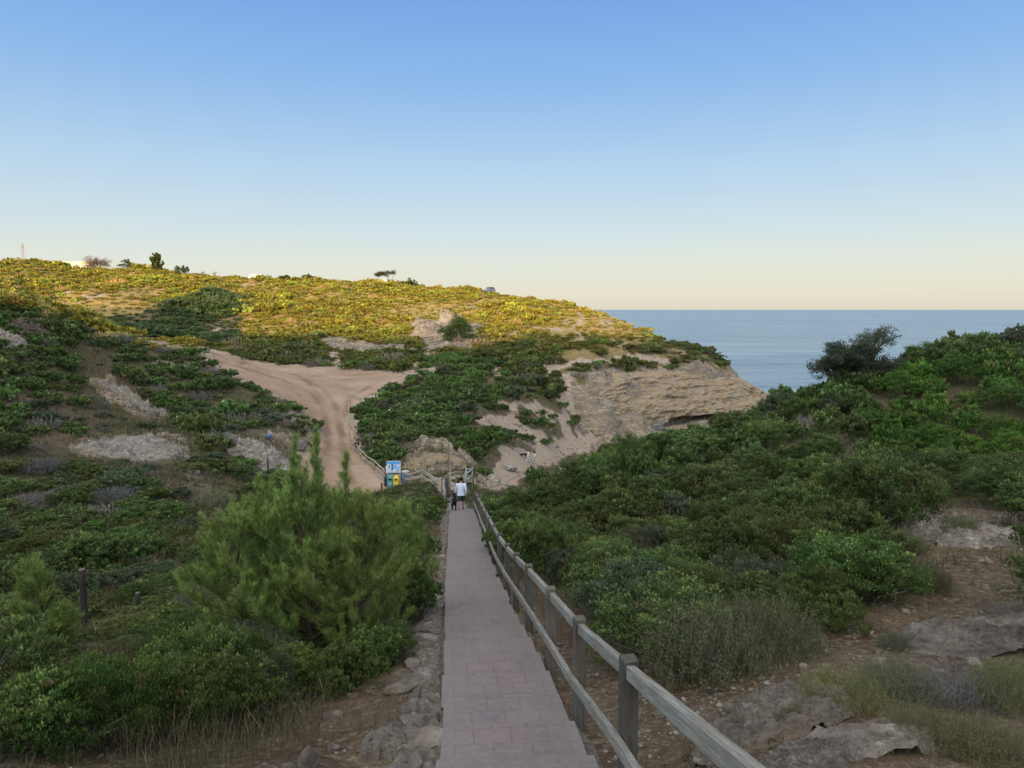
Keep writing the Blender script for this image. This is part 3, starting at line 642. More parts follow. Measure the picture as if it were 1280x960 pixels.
def leafy(R, w=1., h=1., nl=16, n_=3000, L=.05, W_=.028, dark=G_DARK, mid=G_MID, tip=G_TIP, tipamt=.3, up=.5, lob=None, cl=42, crs=1.):
    lb = lobes(R, w, h, nl) if lob is None else lob
    wt = lb[:, 3]**2
    # leaves gather in rounded sprays: paler tops, and shade of the gaps and base put into the tint
    ns = max(40, int(n_/cl)); sk = R.choice(len(lb), ns, p=wt/wt.sum()); sd = unit(R, ns); sd[:, 2] = np.where(sd[:, 2] < -.25, -sd[:, 2], sd[:, 2])
    sr = R.uniform(.82, 1.14, ns); sc = lb[sk, :3]+sd*(lb[sk, 3]*sr)[:, None]*np.array([1, 1, .85])
    cr_ = R.uniform(.055, .125, ns)*crs*min(w, 1.6*h)
    j = R.randint(0, ns, n_); lo = unit(R, n_); lo[:, 2] = np.abs(lo[:, 2])*.9-.12; sp = R.uniform(.45, 1.08, n_)
    ax = sd[j]*.7+np.array([0, 0, .6]); ax /= np.linalg.norm(ax, axis=1)[:, None]
    od_ = lo*.9+ax*.55; c = sc[j]+od_*(cr_[j]*sp)[:, None]
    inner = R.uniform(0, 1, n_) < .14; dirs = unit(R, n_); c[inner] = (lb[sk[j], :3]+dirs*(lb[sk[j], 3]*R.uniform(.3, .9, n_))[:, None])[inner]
    c[:, 2] = np.maximum(c[:, 2], .02)
    od = od_*.9+np.array([0, 0, up])+R.normal(0, .5, (n_, 3)); od /= np.linalg.norm(od, axis=1)[:, None]
    sz = R.uniform(.7, 1.3, n_)
    V = quads(c, od, ortho(od, R), L*sz, W_*sz)
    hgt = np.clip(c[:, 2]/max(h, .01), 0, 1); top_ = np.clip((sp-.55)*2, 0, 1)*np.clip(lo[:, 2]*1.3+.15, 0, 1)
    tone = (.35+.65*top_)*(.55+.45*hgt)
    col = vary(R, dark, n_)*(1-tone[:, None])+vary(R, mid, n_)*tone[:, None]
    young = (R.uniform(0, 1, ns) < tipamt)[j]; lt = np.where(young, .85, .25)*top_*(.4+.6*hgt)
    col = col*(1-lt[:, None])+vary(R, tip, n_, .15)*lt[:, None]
    lk = ((1+R.normal(0, .16, len(lb)))[sk]*(1+R.normal(0, .14, ns)))[j][:, None]
    dry_ = ((R.uniform(0, 1, ns) < .035)[j])[:, None]; col = np.where(dry_, np.array([.16, .115, .06])*R.uniform(.6, 1.2, (n_, 1)), col)
    return V, np.repeat(np.clip(col*lk, .004, 1), 4, 0)
def ribbons(P, Q, w0, w1, R):
    d = Q-P; dn = d/(np.linalg.norm(d, axis=1)[:, None]+1e-9); s = ortho(dn, R)
    return np.stack([P-s*w0/2, P+s*w0/2, Q+s*w1/2, Q-s*w1/2], 1).reshape(-1, 3)
def twiggy(R, w=.6, h=.6, nt=160, leaves=14, L=.025, W_=.008, stem=(.16, .13, .10), leafc=(.10, .115, .055), tip=(.19, .20, .10), flower=None, nfl=0, spread=.9, curve=.35, seg=3, sw=.006, fl=.014):
    V = []; Cc = []
    a = R.uniform(0, 2*PI, nt); q = np.sqrt(R.uniform(0, 1, nt))
    base = np.stack([np.cos(a)*q*w*.35, np.sin(a)*q*w*.35, np.zeros(nt)], -1)
    end = np.stack([np.cos(a)*q*w*spread, np.sin(a)*q*w*spread, h*np.sqrt(np.maximum(.06, 1-.85*q*q))*R.uniform(.7, 1.08, nt)], -1)
    end[:, :2] += R.normal(0, .07*w, (nt, 2))
    pts = []
    for i in range(seg+1):
        t = i/seg; p = base*(1-t)+end*t; bow = math.sin(PI*t)*curve; p = p+np.stack([np.cos(a)*q*w*bow*.5, np.sin(a)*q*w*bow*.5, -np.full(nt, h*bow*.12)], -1)+R.normal(0, .02*w, (nt, 3))*(i > 0); pts.append(p)
    for i in range(seg):
        V.append(ribbons(pts[i], pts[i+1], sw*(1-i/seg*.5), sw*(1-(i+1)/seg*.6), R)); Cc.append(np.repeat(vary(R, stem, nt, .2), 4, 0))
        # side twigs
        m_ = nt; P = pts[i]*.5+pts[i+1]*.5; Q = P+(pts[i+1]-pts[i])*.55+R.normal(0, .11*w, (m_, 3)); V.append(ribbons(P, Q, sw*.5, sw*.3, R)); Cc.append(np.repeat(vary(R, stem, m_, .25), 4, 0))
    if leaves:
        n_ = nt*leaves; k = np.repeat(np.arange(nt), leaves); t = R.uniform(.28, 1.02, n_)**.8; f = np.clip(t*seg, 0, seg-1e-3); i0 = f.astype(int); PT = np.stack(pts, 1)
        t2 = np.minimum(f-i0, 1)[:, None]; c = PT[k, i0]*(1-t2)+PT[k, i0+1]*t2; ax = PT[k, i0+1]-PT[k, i0]; ax /= np.linalg.norm(ax, axis=1)[:, None]+1e-9
        c = c+R.normal(0, .022*w, (n_, 3)); d = ax*.8+unit(R, n_)*.75; d /= np.linalg.norm(d, axis=1)[:, None]
        V.append(quads(c, d, ortho(d, R), L*R.uniform(.6, 1.3, n_), W_*R.uniform(.7, 1.3, n_))); tt = np.clip((t-.55)*2, 0, 1)[:, None]
        Cc.append(np.repeat(vary(R, leafc, n_)*(1-tt)+vary(R, tip, n_)*tt, 4, 0))
    if flower is not None and nfl:
        k = R.randint(0, nt, nfl); c = end[k]+R.normal(0, .03*w, (nfl, 3)); d = unit(R, nfl); V.append(quads(c, d, ortho(d, R), fl, fl)); Cc.append(np.repeat(vary(R, flower, nfl, .15), 4, 0))
    return np.concatenate(V), np.concatenate(Cc)
def qmesh(name, VC, mat): return mesh_np(name, VC[0], qfaces(len(VC[0])//4), mat, VC[1])

def branches(R, pts0, r0, levels, spec):
    "recursive limbs. spec per level: (children, length, spread, upward, wiggle). returns tubes and tips"
    tubes = []; tips = []
    def grow(p, d, L, r, lv):
        n_ = 5; P = [np.array(p)]; dd = np.array(d, float)
        for i in range(n_):
            dd = dd+R.normal(0, spec[lv][4], 3)+np.array([0, 0, spec[lv][3]*.2]); dd /= np.linalg.norm(dd); P.append(P[-1]+dd*L/n_)
        P = np.array(P); tubes.append((P, np.linspace(r, r*.45, n_+1)))
        if lv+1 >= levels: tips.append((P[-1], dd)); tips.append((P[3], dd)); return
        for c in range(spec[lv+1][0]):
            t = R.uniform(.35, 1.); q = P[int(t*n_)] if t < 1 else P[-1]; s = unit(R, 1)[0]; s -= dd*(s@dd); s /= np.linalg.norm(s)+1e-9
            nd = dd+s*spec[lv+1][2]; nd[2] += spec[lv+1][3]*.4; nd /= np.linalg.norm(nd); grow(q, nd, L*spec[lv+1][1]*R.uniform(.7, 1.25), r*.5, lv+1)
    for p, d, L in pts0: grow(p, d, L, r0, 0)
    return tubes, tips
def limbs(name, tubes, col, parent, k=5, mat=None):
    m = MB()
    for P, r in tubes: m.tube(P, r, k if r[0] > .02 else 4, col, cap=False)
    return m.build(name, mat or M['bark'], parent, True)

# ------------------------------------------------------------------ shared shrub meshes, three levels of fineness
R0 = rs(77); PROTO = {}
OL_D, OL_M, OL_T = (.055, .065, .022), (.105, .115, .035), (.19, .185, .055)
BR_D, BR_M, BR_T = (.036, .068, .018), (.085, .145, .032), (.18, .26, .055)
GR_D, GR_M, GR_T = (.045, .055, .032), (.085, .10, .055), (.15, .165, .095)
KINDS = dict(green=(G_DARK, G_MID, G_TIP), olive=(OL_D, OL_M, OL_T), bright=(BR_D, BR_M, BR_T), grey=(GR_D, GR_M, GR_T))
for kn, (d_, m_, t_) in KINDS.items():
    for v in range(4 if kn == 'green' else 3):
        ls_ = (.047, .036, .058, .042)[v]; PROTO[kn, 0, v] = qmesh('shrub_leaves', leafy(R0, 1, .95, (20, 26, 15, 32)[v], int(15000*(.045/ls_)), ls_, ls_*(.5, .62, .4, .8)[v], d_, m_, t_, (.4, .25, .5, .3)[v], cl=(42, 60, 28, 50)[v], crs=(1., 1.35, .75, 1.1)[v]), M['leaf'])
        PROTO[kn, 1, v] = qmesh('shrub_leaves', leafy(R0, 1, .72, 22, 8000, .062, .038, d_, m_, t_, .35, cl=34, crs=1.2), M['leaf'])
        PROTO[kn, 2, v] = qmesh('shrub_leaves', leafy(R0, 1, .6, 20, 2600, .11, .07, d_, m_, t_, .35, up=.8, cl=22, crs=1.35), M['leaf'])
for v in range(3):
    PROTO['dead', 0, v] = qmesh('twigs', twiggy(R0, 1, .8, 420, 5, .03, .008, (.17, .155, .145), (.12, .115, .09), (.2, .19, .16), sw=.011), M['dry'])
    PROTO['dead', 1, v] = qmesh('twigs', twiggy(R0, 1, .7, 420, 8, .05, .02, (.15, .14, .135), (.105, .10, .085), (.18, .17, .15), sw=.02), M['dry'])
    PROTO['heath', 0, v] = qmesh('heath', twiggy(R0, 1, .85, 620, 26, .034, .009, (.13, .105, .08), (.085, .095, .042), (.175, .185, .085), (.27, .24, .27), 260, sw=.006, fl=.014), M['dry'])
    PROTO['heath', 1, v] = qmesh('heath', twiggy(R0, 1, .8, 420, 18, .06, .02, (.12, .10, .08), (.085, .095, .042), (.16, .17, .08), sw=.012), M['dry'])
stem_m = MB(); Rr = rs(5)
for k in range(9):
    a = Rr.uniform(0, 2*PI); q = Rr.uniform(.2, .75); e = np.array([math.cos(a)*q, math.sin(a)*q, Rr.uniform(.35, .75)])
    stem_m.tube([(0, 0, -.15), e*.35+Rr.normal(0, .04, 3), e*.7+Rr.normal(0, .05, 3), e], [.035, .028, .018, .008], 5, (.13, .105, .085))
STEM = stem_m.mesh('stems', M['bark'], True)

def clear_of_path(x, y, r): return (x < path_x(y)-PW-.35-r*.75) | (x > path_x(y)+PW+.3+r*.8) | (y > 52)
SHRUBS = []     # dicts: x y z r h kind
def add_shrub(x, y, r, h, kind, col=None, z=None, **k):
    SHRUBS.append(dict(x=float(x), y=float(y), z=float(H(x, y)) if z is None else z, r=r, h=h, kind=kind, col=col, **k))
P_ = lambda px, py, r0=1.5: hit1(px, py, r0)
def wpoly(pts, r0=1.5): return world_poly(pts, r0)
# places kept clear of shrubs
keep = rock_polys
def bare_at(x, y, g=.4):
    b = np.zeros(np.shape(x), bool)
    for p, w in trails_w: b |= linedist(x, y, p) < w*.9+g
    b |= linedist(x, y, beach_w) < 2.3+g
    r = np.hypot(x, y)
    b |= (inpoly(x, y, road_poly) | (linedist(x, y, road_poly+road_poly[:1]) < g+.6)) & (r > 45)
    for p in rock_polys: b |= inpoly(x, y, p) | ((linedist(x, y, p+p[:1]) < g+.9) & (r < 100) & (r > 30))
    b |= inpoly(x, y, rightbare) | inpoly(x, y, leftbare)
    return b
brightzone = wpoly([(1130,600),(1080,540),(1100,500),(1180,470),(1290,450),(1290,585),(1200,590)], 14)
yellowzone = wpoly([(0,600),(60,560),(210,610),(230,690),(60,700),(0,720)], 20)
def scatter(seed, n_, a0, a1, r0, r1, rad, accept=None, gap=.62, hm=(.55, .9), pick=None, cap=10**9):
    R = rs(seed); u = R.uniform(0, 1, n_); r = np.sqrt(r0*r0+(r1*r1-r0*r0)*u); a = R.uniform(a0, a1, n_); x = r*np.sin(a); y = r*np.cos(a)
    rr = R.uniform(rad[0], rad[1], n_)*R.choice([1, 1, 1.35], n_)
    ok = clear_of_path(x, y, rr) & ~bare_at(x, y, rr.mean()*.3)
    if accept is not None: ok &= accept(x, y)
    z = H(x, y); v = np.zeros(n_, bool); i = np.where(ok)[0]
    if len(i): v[i] = visible(np.stack([x[i], y[i], z[i]], -1), 1.0)
    px, py, dd = proj(np.stack([x, y, z], -1)); ok &= v & (px > -60-rr*F/dd) & (px < 1340+rr*F/dd) & (py < 1000+rr*F/dd)
    out = []; grid = {}; cs = rad[1]*1.4
    for i in np.where(ok)[0]:
        ci, cj = int(x[i]//cs), int(y[i]//cs); bad = False
        for di in (-1, 0, 1):
            for dj in (-1, 0, 1):
                for q in grid.get((ci+di, cj+dj), ()):
                    if (x[q]-x[i])**2+(y[q]-y[i])**2 < (gap*(rr[q]+rr[i]))**2: bad = True
        if bad: continue
        grid.setdefault((ci, cj), []).append(i); out.append((x[i], y[i], z[i], rr[i], R))
        if len(out) >= cap: break
    return out
def col_jit(R, c=(1, 1, 1), s=.14): return tuple(np.clip(np.array(c)*(1+R.normal(0, s))*(1+R.normal(0, .05, 3)), .3, 8.))
def pickk(R, opts): return opts[R.randint(len(opts))]
# --- the thick scrub to the right of the footpath
for x, y, z, r, R in scatter(1, 7000, -.12, .80, 9, 50, (.72, 1.15), lambda x, y: x > path_x(y), .60):
    pz_ = inpoly(x, y, brightzone); kind = 'bright' if pz_ else pickk(R, ['green']*7+['olive', 'grey'])
    hh = r*R.uniform(.95, 1.35)
    d = float(np.hypot(x, y)); 
    if d < 13: hh *= .8
    add_shrub(x, y, r, hh, kind, col_jit(R, (1.15, 1.2, 1) if pz_ else (1, 1, 1)), zone='right')
dryzones = [wpoly([(195,600),(260,588),(300,625),(305,665),(240,700),(210,680),(215,640)], 20), wpoly([(118,500),(205,528),(240,545),(120,545),(60,520)], 30), wpoly([(60,575),(95,572),(200,582),(240,590),(200,600),(90,590)], 30), wpoly([(0,545),(70,560),(60,585),(0,580)], 30), wpoly([(95,425),(140,440),(130,470),(90,460)], 40)]
def in_dry(x, y):
    x = np.atleast_1d(x); y = np.atleast_1d(y); k = np.zeros(x.shape, bool)
    for q in dryzones: k |= inpoly(x, y, q)
    return k
# --- left: hollow below the footpath and the slope beyond it
for x, y, z, r, R in scatter(2, 4000, -.80, -.02, 9, 44, (.6, 1.05), lambda x, y: x < path_x(y), .72):
    kind = pickk(R, ['green']*5+['bright', 'olive', 'grey', 'heath', 'dead'])
    if in_dry(x, y)[0]:
        if R.uniform() < .55: continue
        kind = pickk(R, ['dead', 'heath', 'grey']); r *= .7
    if y > 26:
        tp = proj([(x, y, z+r*.75)]); 
        if 455 < tp[0][0] < 562 and tp[1][0] < 611: continue
    if inpoly(x, y, yellowzone): kind = pickk(R, ['olive', 'bright', 'green'])
    add_shrub(x, y, r, r*R.uniform(.55, .85), kind, col_jit(R), zone='left')
for x, y, z, r, R in scatter(3, 6000, -.80, -.14, 44, 104, (.9, 1.9), lambda x, y: fbm(x/11, y/11, o=3, s=301) > -.55, .50):
    kind = pickk(R, ['green']*6+['bright', 'olive', 'olive', 'grey', 'dead', 'dead'])
    if in_dry(x, y)[0]:
        if R.uniform() < .45: continue
        kind = pickk(R, ['dead', 'dead', 'heath', 'grey']); r *= .65
    add_shrub(x, y, r, r*R.uniform(.42, .68), kind, col_jit(R), zone='leftslope')
# --- bank of low cushions between the road and the trails
bank = wpoly([(438,548),(436,520),(470,490),(510,474),(520,452),(580,446),(640,470),(702,508),(695,514),(640,518),(600,524),(640,556),(650,580),(596,594),(560,560),(505,556),(478,586),(455,568)], 60)
bank2 = wpoly([(655,518),(700,517),(715,550),(690,560),(660,545)], 60)
for x, y, z, r, R in scatter(4, 6000, -.26, .1, 56, 150, (1.0, 2.1), lambda x, y: inpoly(x, y, bank) | inpoly(x, y, bank2), .55):
    add_shrub(x, y, r, r*R.uniform(.5, .72), pickk(R, ['green']*8+['bright', 'grey']), col_jit(R, (.92, .95, .9)), zone='bank')
# --- the far hill
shade_zone = wpoly([(60,372),(100,386),(130,398),(180,392),(220,379),(270,366),(300,374),(304,430),(250,432),(200,428),(140,420),(90,410)], 100)  # shadow patch again: shade put into the shrub tint, thicket denser too
def farok(x, y): return ((fbm(x/13, y/13, o=3, s=311) > -.62) & (fbm(x/5, y/5, o=2, s=312) > -.62)) | inpoly(x, y, shade_zone)
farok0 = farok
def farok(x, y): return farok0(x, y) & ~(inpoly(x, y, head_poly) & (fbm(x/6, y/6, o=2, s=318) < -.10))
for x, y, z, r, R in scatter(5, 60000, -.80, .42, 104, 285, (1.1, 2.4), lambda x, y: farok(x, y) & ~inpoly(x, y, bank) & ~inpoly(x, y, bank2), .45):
    kind = pickk(R, ['green']+['olive']*9+['grey', 'dead']); in_shade = inpoly(np.array([x]), np.array([y]), shade_zone)[0]; up_ = float(sstep(15, 24, z))*(0 if in_shade else 1); kind = 'green' if in_shade else kind; q_ = float(fbm(x/16, y/16, o=3, s=333)); r *= np.clip(1.1+1.1*q_, .6, 1.9)*(1.2 if in_shade else 1); add_shrub(x, y, r, r*R.uniform(.32, .52), kind, col_jit(R, ((.8 if in_shade else 1.1)+2.2*up_, (.8 if in_shade else 1.05)+1.38*up_, 1.+.2*up_), .07), zone='hill')  # drier uphill; sunlit gold and the patch's shade also go into the tint
# --- ones that can be told apart, near the viewer
def near_shrub(px, py, r, h, kind, col=(1, 1, 1), **k):
    p = P_(px, py); add_shrub(p[0], p[1], r, h, kind, col, hand=1, **k)
# ------------------------------------------------------------------ young pines left of the footpath
def needles(R, P, D, per, L, w, cb, tipc, spread=.75, up=.15):
    n_ = len(P)*per; c = np.repeat(P, per, 0)+R.normal(0, .012, (n_, 3)); d = np.repeat(D, per, 0)+unit(R, n_)*spread+np.array([0, 0, up]); d /= np.linalg.norm(d, axis=1)[:, None]
    l = L*R.uniform(.7, 1.2, n_); V = quads(c+d*l[:, None]*.5, d, ortho(d, R), l, w, 0)
    t = np.repeat(R.uniform(0, 1, len(P))**2, per)[:, None]*.8
    k = vary(R, cb, n_, .16)*(1-t)+vary(R, tipc, n_, .12)*t
    C4 = np.repeat(k, 4, 0).reshape(n_, 4, 3); C4[:, 2] *= 1.25
    return V, C4.reshape(-1, 3)
def pine(name, loc, h, w, seed, label, per=12, nb=46, L=.095, nw=.0058, lead=.35, leaders=(), cb=(.135, .20, .05), tc=(.43, .51, .14), sub=9, group=None, cat='tree'):
    R = rs(seed); e = empty(name, loc); tag(e, label, cat, group)
    n_ = 14; tr = np.cumsum(np.r_[[[0, 0, -.1]], R.normal(0, .035, (n_, 3))*[h*.3, h*.3, 0]+[0, 0, (h+.1)/n_]], 0)
    m = MB(); m.tube(tr, np.linspace(.055, .006, n_+1)*h/3., 7, (.15, .115, .085)); P = []; D = []
    for b in range(nb):
        t = .04+.93*(b+R.uniform(0, 1))/nb; f = t*n_; i = min(int(f), n_-1); o = tr[i]*(1-f+i)+tr[i+1]*(f-i)
        prof = (1-t)**.62*(.55+.45*min(1, t*4)) if t < 1-lead*.6 else (1-t)**.62*.85
        ln = w*prof*R.uniform(.65, 1.15)+.12; a = b*2.4+R.uniform(-.5, .5); el = .18+.75*t+R.uniform(-.12, .12)
        d0 = np.array([math.cos(a)*math.cos(el), math.sin(a)*math.cos(el), math.sin(el)]); q = [o]
        for k in range(5): d0 = d0+[0, 0, .13]+R.normal(0, .06, 3); d0 /= np.linalg.norm(d0); q.append(q[-1]+d0*ln/5)
        q = np.array(q); m.tube(q, np.linspace(.014, .004, 6)*(.4+ln), 4, (.16, .12, .085), cap=False)
        def fur(q, dens):
            for k in range(len(q)-1):
                s = max(1, int(np.linalg.norm(q[k+1]-q[k])*dens)); tt = R.uniform(0, 1, s)[:, None]; P.append(q[k]*(1-tt)+q[k+1]*tt); dd = (q[k+1]-q[k])/np.linalg.norm(q[k+1]-q[k]); D.append(np.repeat(dd[None], s, 0))
        fur(q[2:], 26)
        for s in range(max(2, int(sub*ln/w*1.3))):
            t2 = R.uniform(.25, 1.); k = min(int(t2*5), 4); p0 = q[k]+(q[k+1]-q[k])*(t2*5-k); dd = (q[k+1]-q[k])/np.linalg.norm(q[k+1]-q[k])
            nd = dd+unit(R, 1)[0]*.75+[0, 0, .45]; nd /= np.linalg.norm(nd); l2 = ln*R.uniform(.22, .45)+.06; z = [p0]
            for k in range(3): nd = nd+[0, 0, .16]; nd /= np.linalg.norm(nd); z.append(z[-1]+nd*l2/3)
            z = np.array(z); m.tube(z, [.005, .004, .003, .002], 3, (.17, .14, .09), cap=False); fur(z, 44)
    for lx, ly, z0, z1 in leaders:
        q = np.array([(lx*.5, ly*.5, z0*.6), (lx*.9, ly*.9, z0), (lx, ly, (z0+z1)/2), (lx+R.normal(0, .04), ly, z1)]); m.tube(q, [.02, .016, .011, .004], 5, (.16, .12, .085), cap=False); fur(q[1:], 70)
        for k in range(int((z1-z0)*17)):
            t = R.uniform(0, .93); o = q[1]*(1-t)+q[3]*t; a = R.uniform(0, 6.28); ln = (.24*(1-t)+.09)*R.uniform(.6, 1.1); dd = np.array([math.cos(a)*.6, math.sin(a)*.6, .95]); z = np.array([o, o+dd*ln*.5, o+dd*ln*.8+[0, 0, ln*.3]]); m.tube(z, [.006, .004, .003], 3, (.17, .14, .09), cap=False); fur(z, 44)
    i = int(n_*.45); P.append(np.repeat(tr[i:], 5, 0)+R.normal(0, .03, ((n_+1-i)*5, 3))); D.append(np.repeat([[0, 0, 1.]], (n_+1-i)*5, 0))
    m.build('trunk', M['bark'], e, True)
    V, Cc = needles(R, np.concatenate(P), np.concatenate(D), per, L, nw, cb, tc)
    obj('crown', mesh_np('crown', V, qfaces(len(V)//4), M['needle'], Cc), e); return e
def on(px, py, d):      # stands on the ground in that direction and distance
    p = at(px, py, d); return (p[0], p[1], float(H(p[0], p[1])))
PG = 'young pines left of the footpath'
pine('young_pine', on(392, 860, 11.2), 2.75, 1.45, 21, 'tallest young pine beside the footpath, feathery light green with slender upright tips', per=12, nb=60, leaders=((-.26, .1, 1.9, 3.45), (.16, 0, 2., 3.6), (.56, .1, 1.8, 3.2), (-.75, 0, 1.7, 2.85)))
pine('young_pine', on(452, 850, 11.0), 2.35, 1.2, 22, 'young bushy pine nearest the footpath, right of the tallest pine', nb=52)
pine('young_pine', on(300, 860, 11.0), 2.35, 1.1, 23, 'broad lower young pine just left of the tallest pine', nb=46)
pine('young_pine', on(55, 870, 9.6), 1.5, .42, 25, 'small thin pine sapling in the thicket by the tall fence post', nb=30)
pine('young_pine', on(500, 800, 13.4), 2.1, .85, 26, 'low pine leaning over the stone kerb of the footpath', nb=40)
# ------------------------------------------------------------------ trees with open crowns
def leaf_tree(name, loc, starts, r0, spec, seed, label, leaf=(.05, .03), per=40, clump=.16, tint=(G_DARK, G_MID, G_TIP), bark=(.16, .13, .11), scale=1., cat='tree', lift=0., matl='leaf', flat=1.):
    R = rs(seed); e = empty(name, loc); tag(e, label, cat)
    tubes, tips = branches(R, [(np.array(p, float), np.array(d, float)/np.linalg.norm(d), L) for p, d, L in starts], r0, len(spec), spec)
    limbs('trunk', tubes, bark, e)
    if per:
        T = np.array([t[0] for t in tips]); n_ = len(T)*per; c = np.repeat(T, per, 0)+R.normal(0, clump, (n_, 3))*[1, 1, .6*flat]; d = unit(R, n_)+[0, 0, .5]; d /= np.linalg.norm(d, axis=1)[:, None]
        V = quads(c, d, ortho(d, R), leaf[0]*R.uniform(.7, 1.3, n_), leaf[1]*R.uniform(.7, 1.3, n_)); z = (c[:, 2]-c[:, 2].min())/(np.ptp(c[:, 2])+1e-6)
        q = vary(R, tint[0], n_)*(1-z[:, None])+vary(R, tint[1], n_)*z[:, None]; k = (R.uniform(0, 1, n_) < .2*z)[:, None]; q = np.where(k, vary(R, tint[2], n_), q)
        obj('crown', mesh_np('crown', V, qfaces(n_), M[matl], np.repeat(q, 4, 0)), e)
    e.scale = (scale,)*3; return e
GT = ((.045, .058, .04), (.085, .105, .07), (.13, .15, .10))
w = on(1085, 470, 36.5)
leaf_tree('windswept_tree', w, [((0, 0, -.2), (-.35, .1, 1), 1.75), ((.2, .1, -.2), (.25, .1, 1), 1.7), ((-.2, 0, -.2), (-1.0, .0, .75), 1.8), ((.1, -.1, -.2), (-.05, -.2, 1), 1.6)], .07, [(0, 1, 0, .1, .09), (5, .62, .85, .30, .12), (5, .6, .85, .2, .14), (5, .55, .8, .15, .15)], 31, 'windswept grey green tree with open leaning crown standing on the right ridge against the sea', (.062, .036), 30, .085, GT, scale=1.3)
w = on(1178, 462, 38)
leaf_tree('round_tree', w, [((-.5, 0, -.2), (-.5, 0, 1), 1.0), ((.4, 0, -.2), (.5, .1, 1), 1.05), ((0, .1, -.2), (.05, 0, 1), 1.1), ((1.0, .1, -.2), (.8, .1, .9), .9), ((-1., .1, -.2), (-.7, .1, .9), .9)], .06, [(0, 1, 0, .1, .1), (5, .6, .9, .25, .12), (5, .6, .9, .2, .14), (3, .5, .8, .15, .15)], 33, 'dense dark green rounded small tree on the right skyline, right of the windswept tree', (.06, .036), 52, .12)
R = rs(40)
w = on(572, 434, 170)
leaf_tree('pine_tree', w, [((0, 0, -.3), (0, 0, 1), 4.2), ((-.3, 0, -.3), (-.5, 0, 1), 3.4), ((.3, 0, -.3), (.5, 0, 1), 3.4)], .16, [(0, 1, 0, .1, .06), (6, .6, .95, .15, .1), (5, .55, .9, .1, .12)], 41, 'dark bushy pine tree standing alone at the shadow edge of the far hill', (.34, .16), 46, .42, (G_DARK, (.05, .085, .026), (.08, .12, .035)))
w = on(122, 336, 246)
leaf_tree('bare_tree', w, [((0, 0, -.5), (-.1, 0, 1), 3.4), ((.5, 0, -.5), (.35, 0, 1), 3.2), ((-.4, 0, -.5), (-.55, 0, 1), 3.2)], .2, [(0, 1, 0, .1, .06), (6, .75, .9, .0, .1), (6, .65, .8, .0, .1), (6, .5, .8, .0, .1)], 42, 'leafless brown tree with spreading twiggy crown on the hilltop beside the pale house', (.3, .05), 5, .4, ((.20, .13, .10), (.25, .16, .12), (.27, .18, .14)), (.20, .14, .11), matl='dry')
w = on(197, 343, 248); pine('hilltop_pine', w, 6.2, 2.9, 43, 'pointed green conifer rising above the hilltop scrub', per=12, nb=34, L=.55, nw=.09, cb=(.085, .11, .03), tc=(.20, .20, .055), sub=5)
for (px, py, d, wd, hh, sd, lb) in ((160, 338, 249, 3.9, 3.9, 44, 'big rounded dark green bush on the hilltop right of the leafless tree'), (226, 342, 249, 3.6, 2.8, 45, 'wide low bush on the hilltop right of the pointed conifer'), (510, 362, 243, 3.6, 3.0, 46, 'domed green bush on the hilltop beside the umbrella pine'), (356, 352, 250, 3.4, 2.2, 48, 'flat green bush on the hilltop just right of the white van'), (386, 352, 250, 3.2, 2.3, 49, 'low domed bush halfway along the hilltop'), (84, 337, 247, 3.0, 1.9, 51, 'low bush on the hilltop in front of the pale house'), (60, 335, 248, 4.4, 2.6, 50, 'wide mounded bush on the hilltop between pylon and pale house')):
    x, y, z = on(px, py, d); e = empty('hilltop_bush', (x, y, z)); tag(e, lb, 'bush')
    q = leafy(rs(sd), wd, hh, 20, 2200, .34, .2, OL_D, (.13, .145, .04), OL_T, .4); obj('foliage', qmesh('foliage', q, M['leaf']), e); s = obj('stem', STEM, e); s.scale = (wd, wd, hh)
def umbrella():
    x, y, z = on(484, 357, 246); e = empty('umbrella_pine', (x, y, z)); tag(e, 'leaning umbrella pine with flat crown on the hilltop above a white hut', 'tree'); R = rs(47)
    m = MB(); tr = np.array([(1.2, 0, -.5), (1.0, 0, 1.), (.6, 0, 2.2), (-.1, 0, 3.3), (-.7, 0, 4.2)]); m.tube(tr, [.2, .17, .14, .12, .08], 6, (.19, .14, .10)); P = []
    m.tube([(1.1, 0, .6), (1.9, 0, 2.2), (2.4, 0, 4.2)], [.12, .09, .05], 5, (.19, .14, .10))
    for k in range(26):
        s = tr[-1] if k % 3 else np.array([.2, 0, 2.9]); q = np.array([R.uniform(-4.2, 2.9), R.uniform(-2.6, 2.6), 0]); q[2] = 4.0+.28*q[0]*.45+R.uniform(-.3, .7); m.tube([s, (s+q)/2+[0, 0, .2], q], [.07, .05, .02], 4, (.19, .14, .10), cap=False); P.append(q)
    m.build('trunk', M['bark'], e, True); P = np.array(P); n_ = len(P)*110; c = np.repeat(P, 110, 0)+R.normal(0, 1, (n_, 3))*[.5, .5, .2]; d = unit(R, n_); V = quads(c, d, ortho(d, R), .38, .13)
    obj('crown', mesh_np('crown', V, qfaces(n_), M['leaf'], np.repeat(vary(R, (.10, .10, .035), n_), 4, 0)), e)
umbrella()
for px, py, d, hh, lb in ((253, 342, 250, 2.2, 'small leafless brown sapling on the hilltop left of the twin sapling'), (269, 342, 250, 2.9, 'thin taller leafless sapling on the hilltop between conifer and white van')):
    leaf_tree('bare_sapling', on(px, py, d), [((0, 0, -.3), (0, 0, 1), hh*.55)], .09, [(0, 1, 0, .1, .06), (6, .7, .7, .2, .1), (5, .6, .7, .1, .1)], px, lb, (.2, .05), 4, .25, ((.22, .16, .13),)*3, (.22, .16, .13), matl='dry')

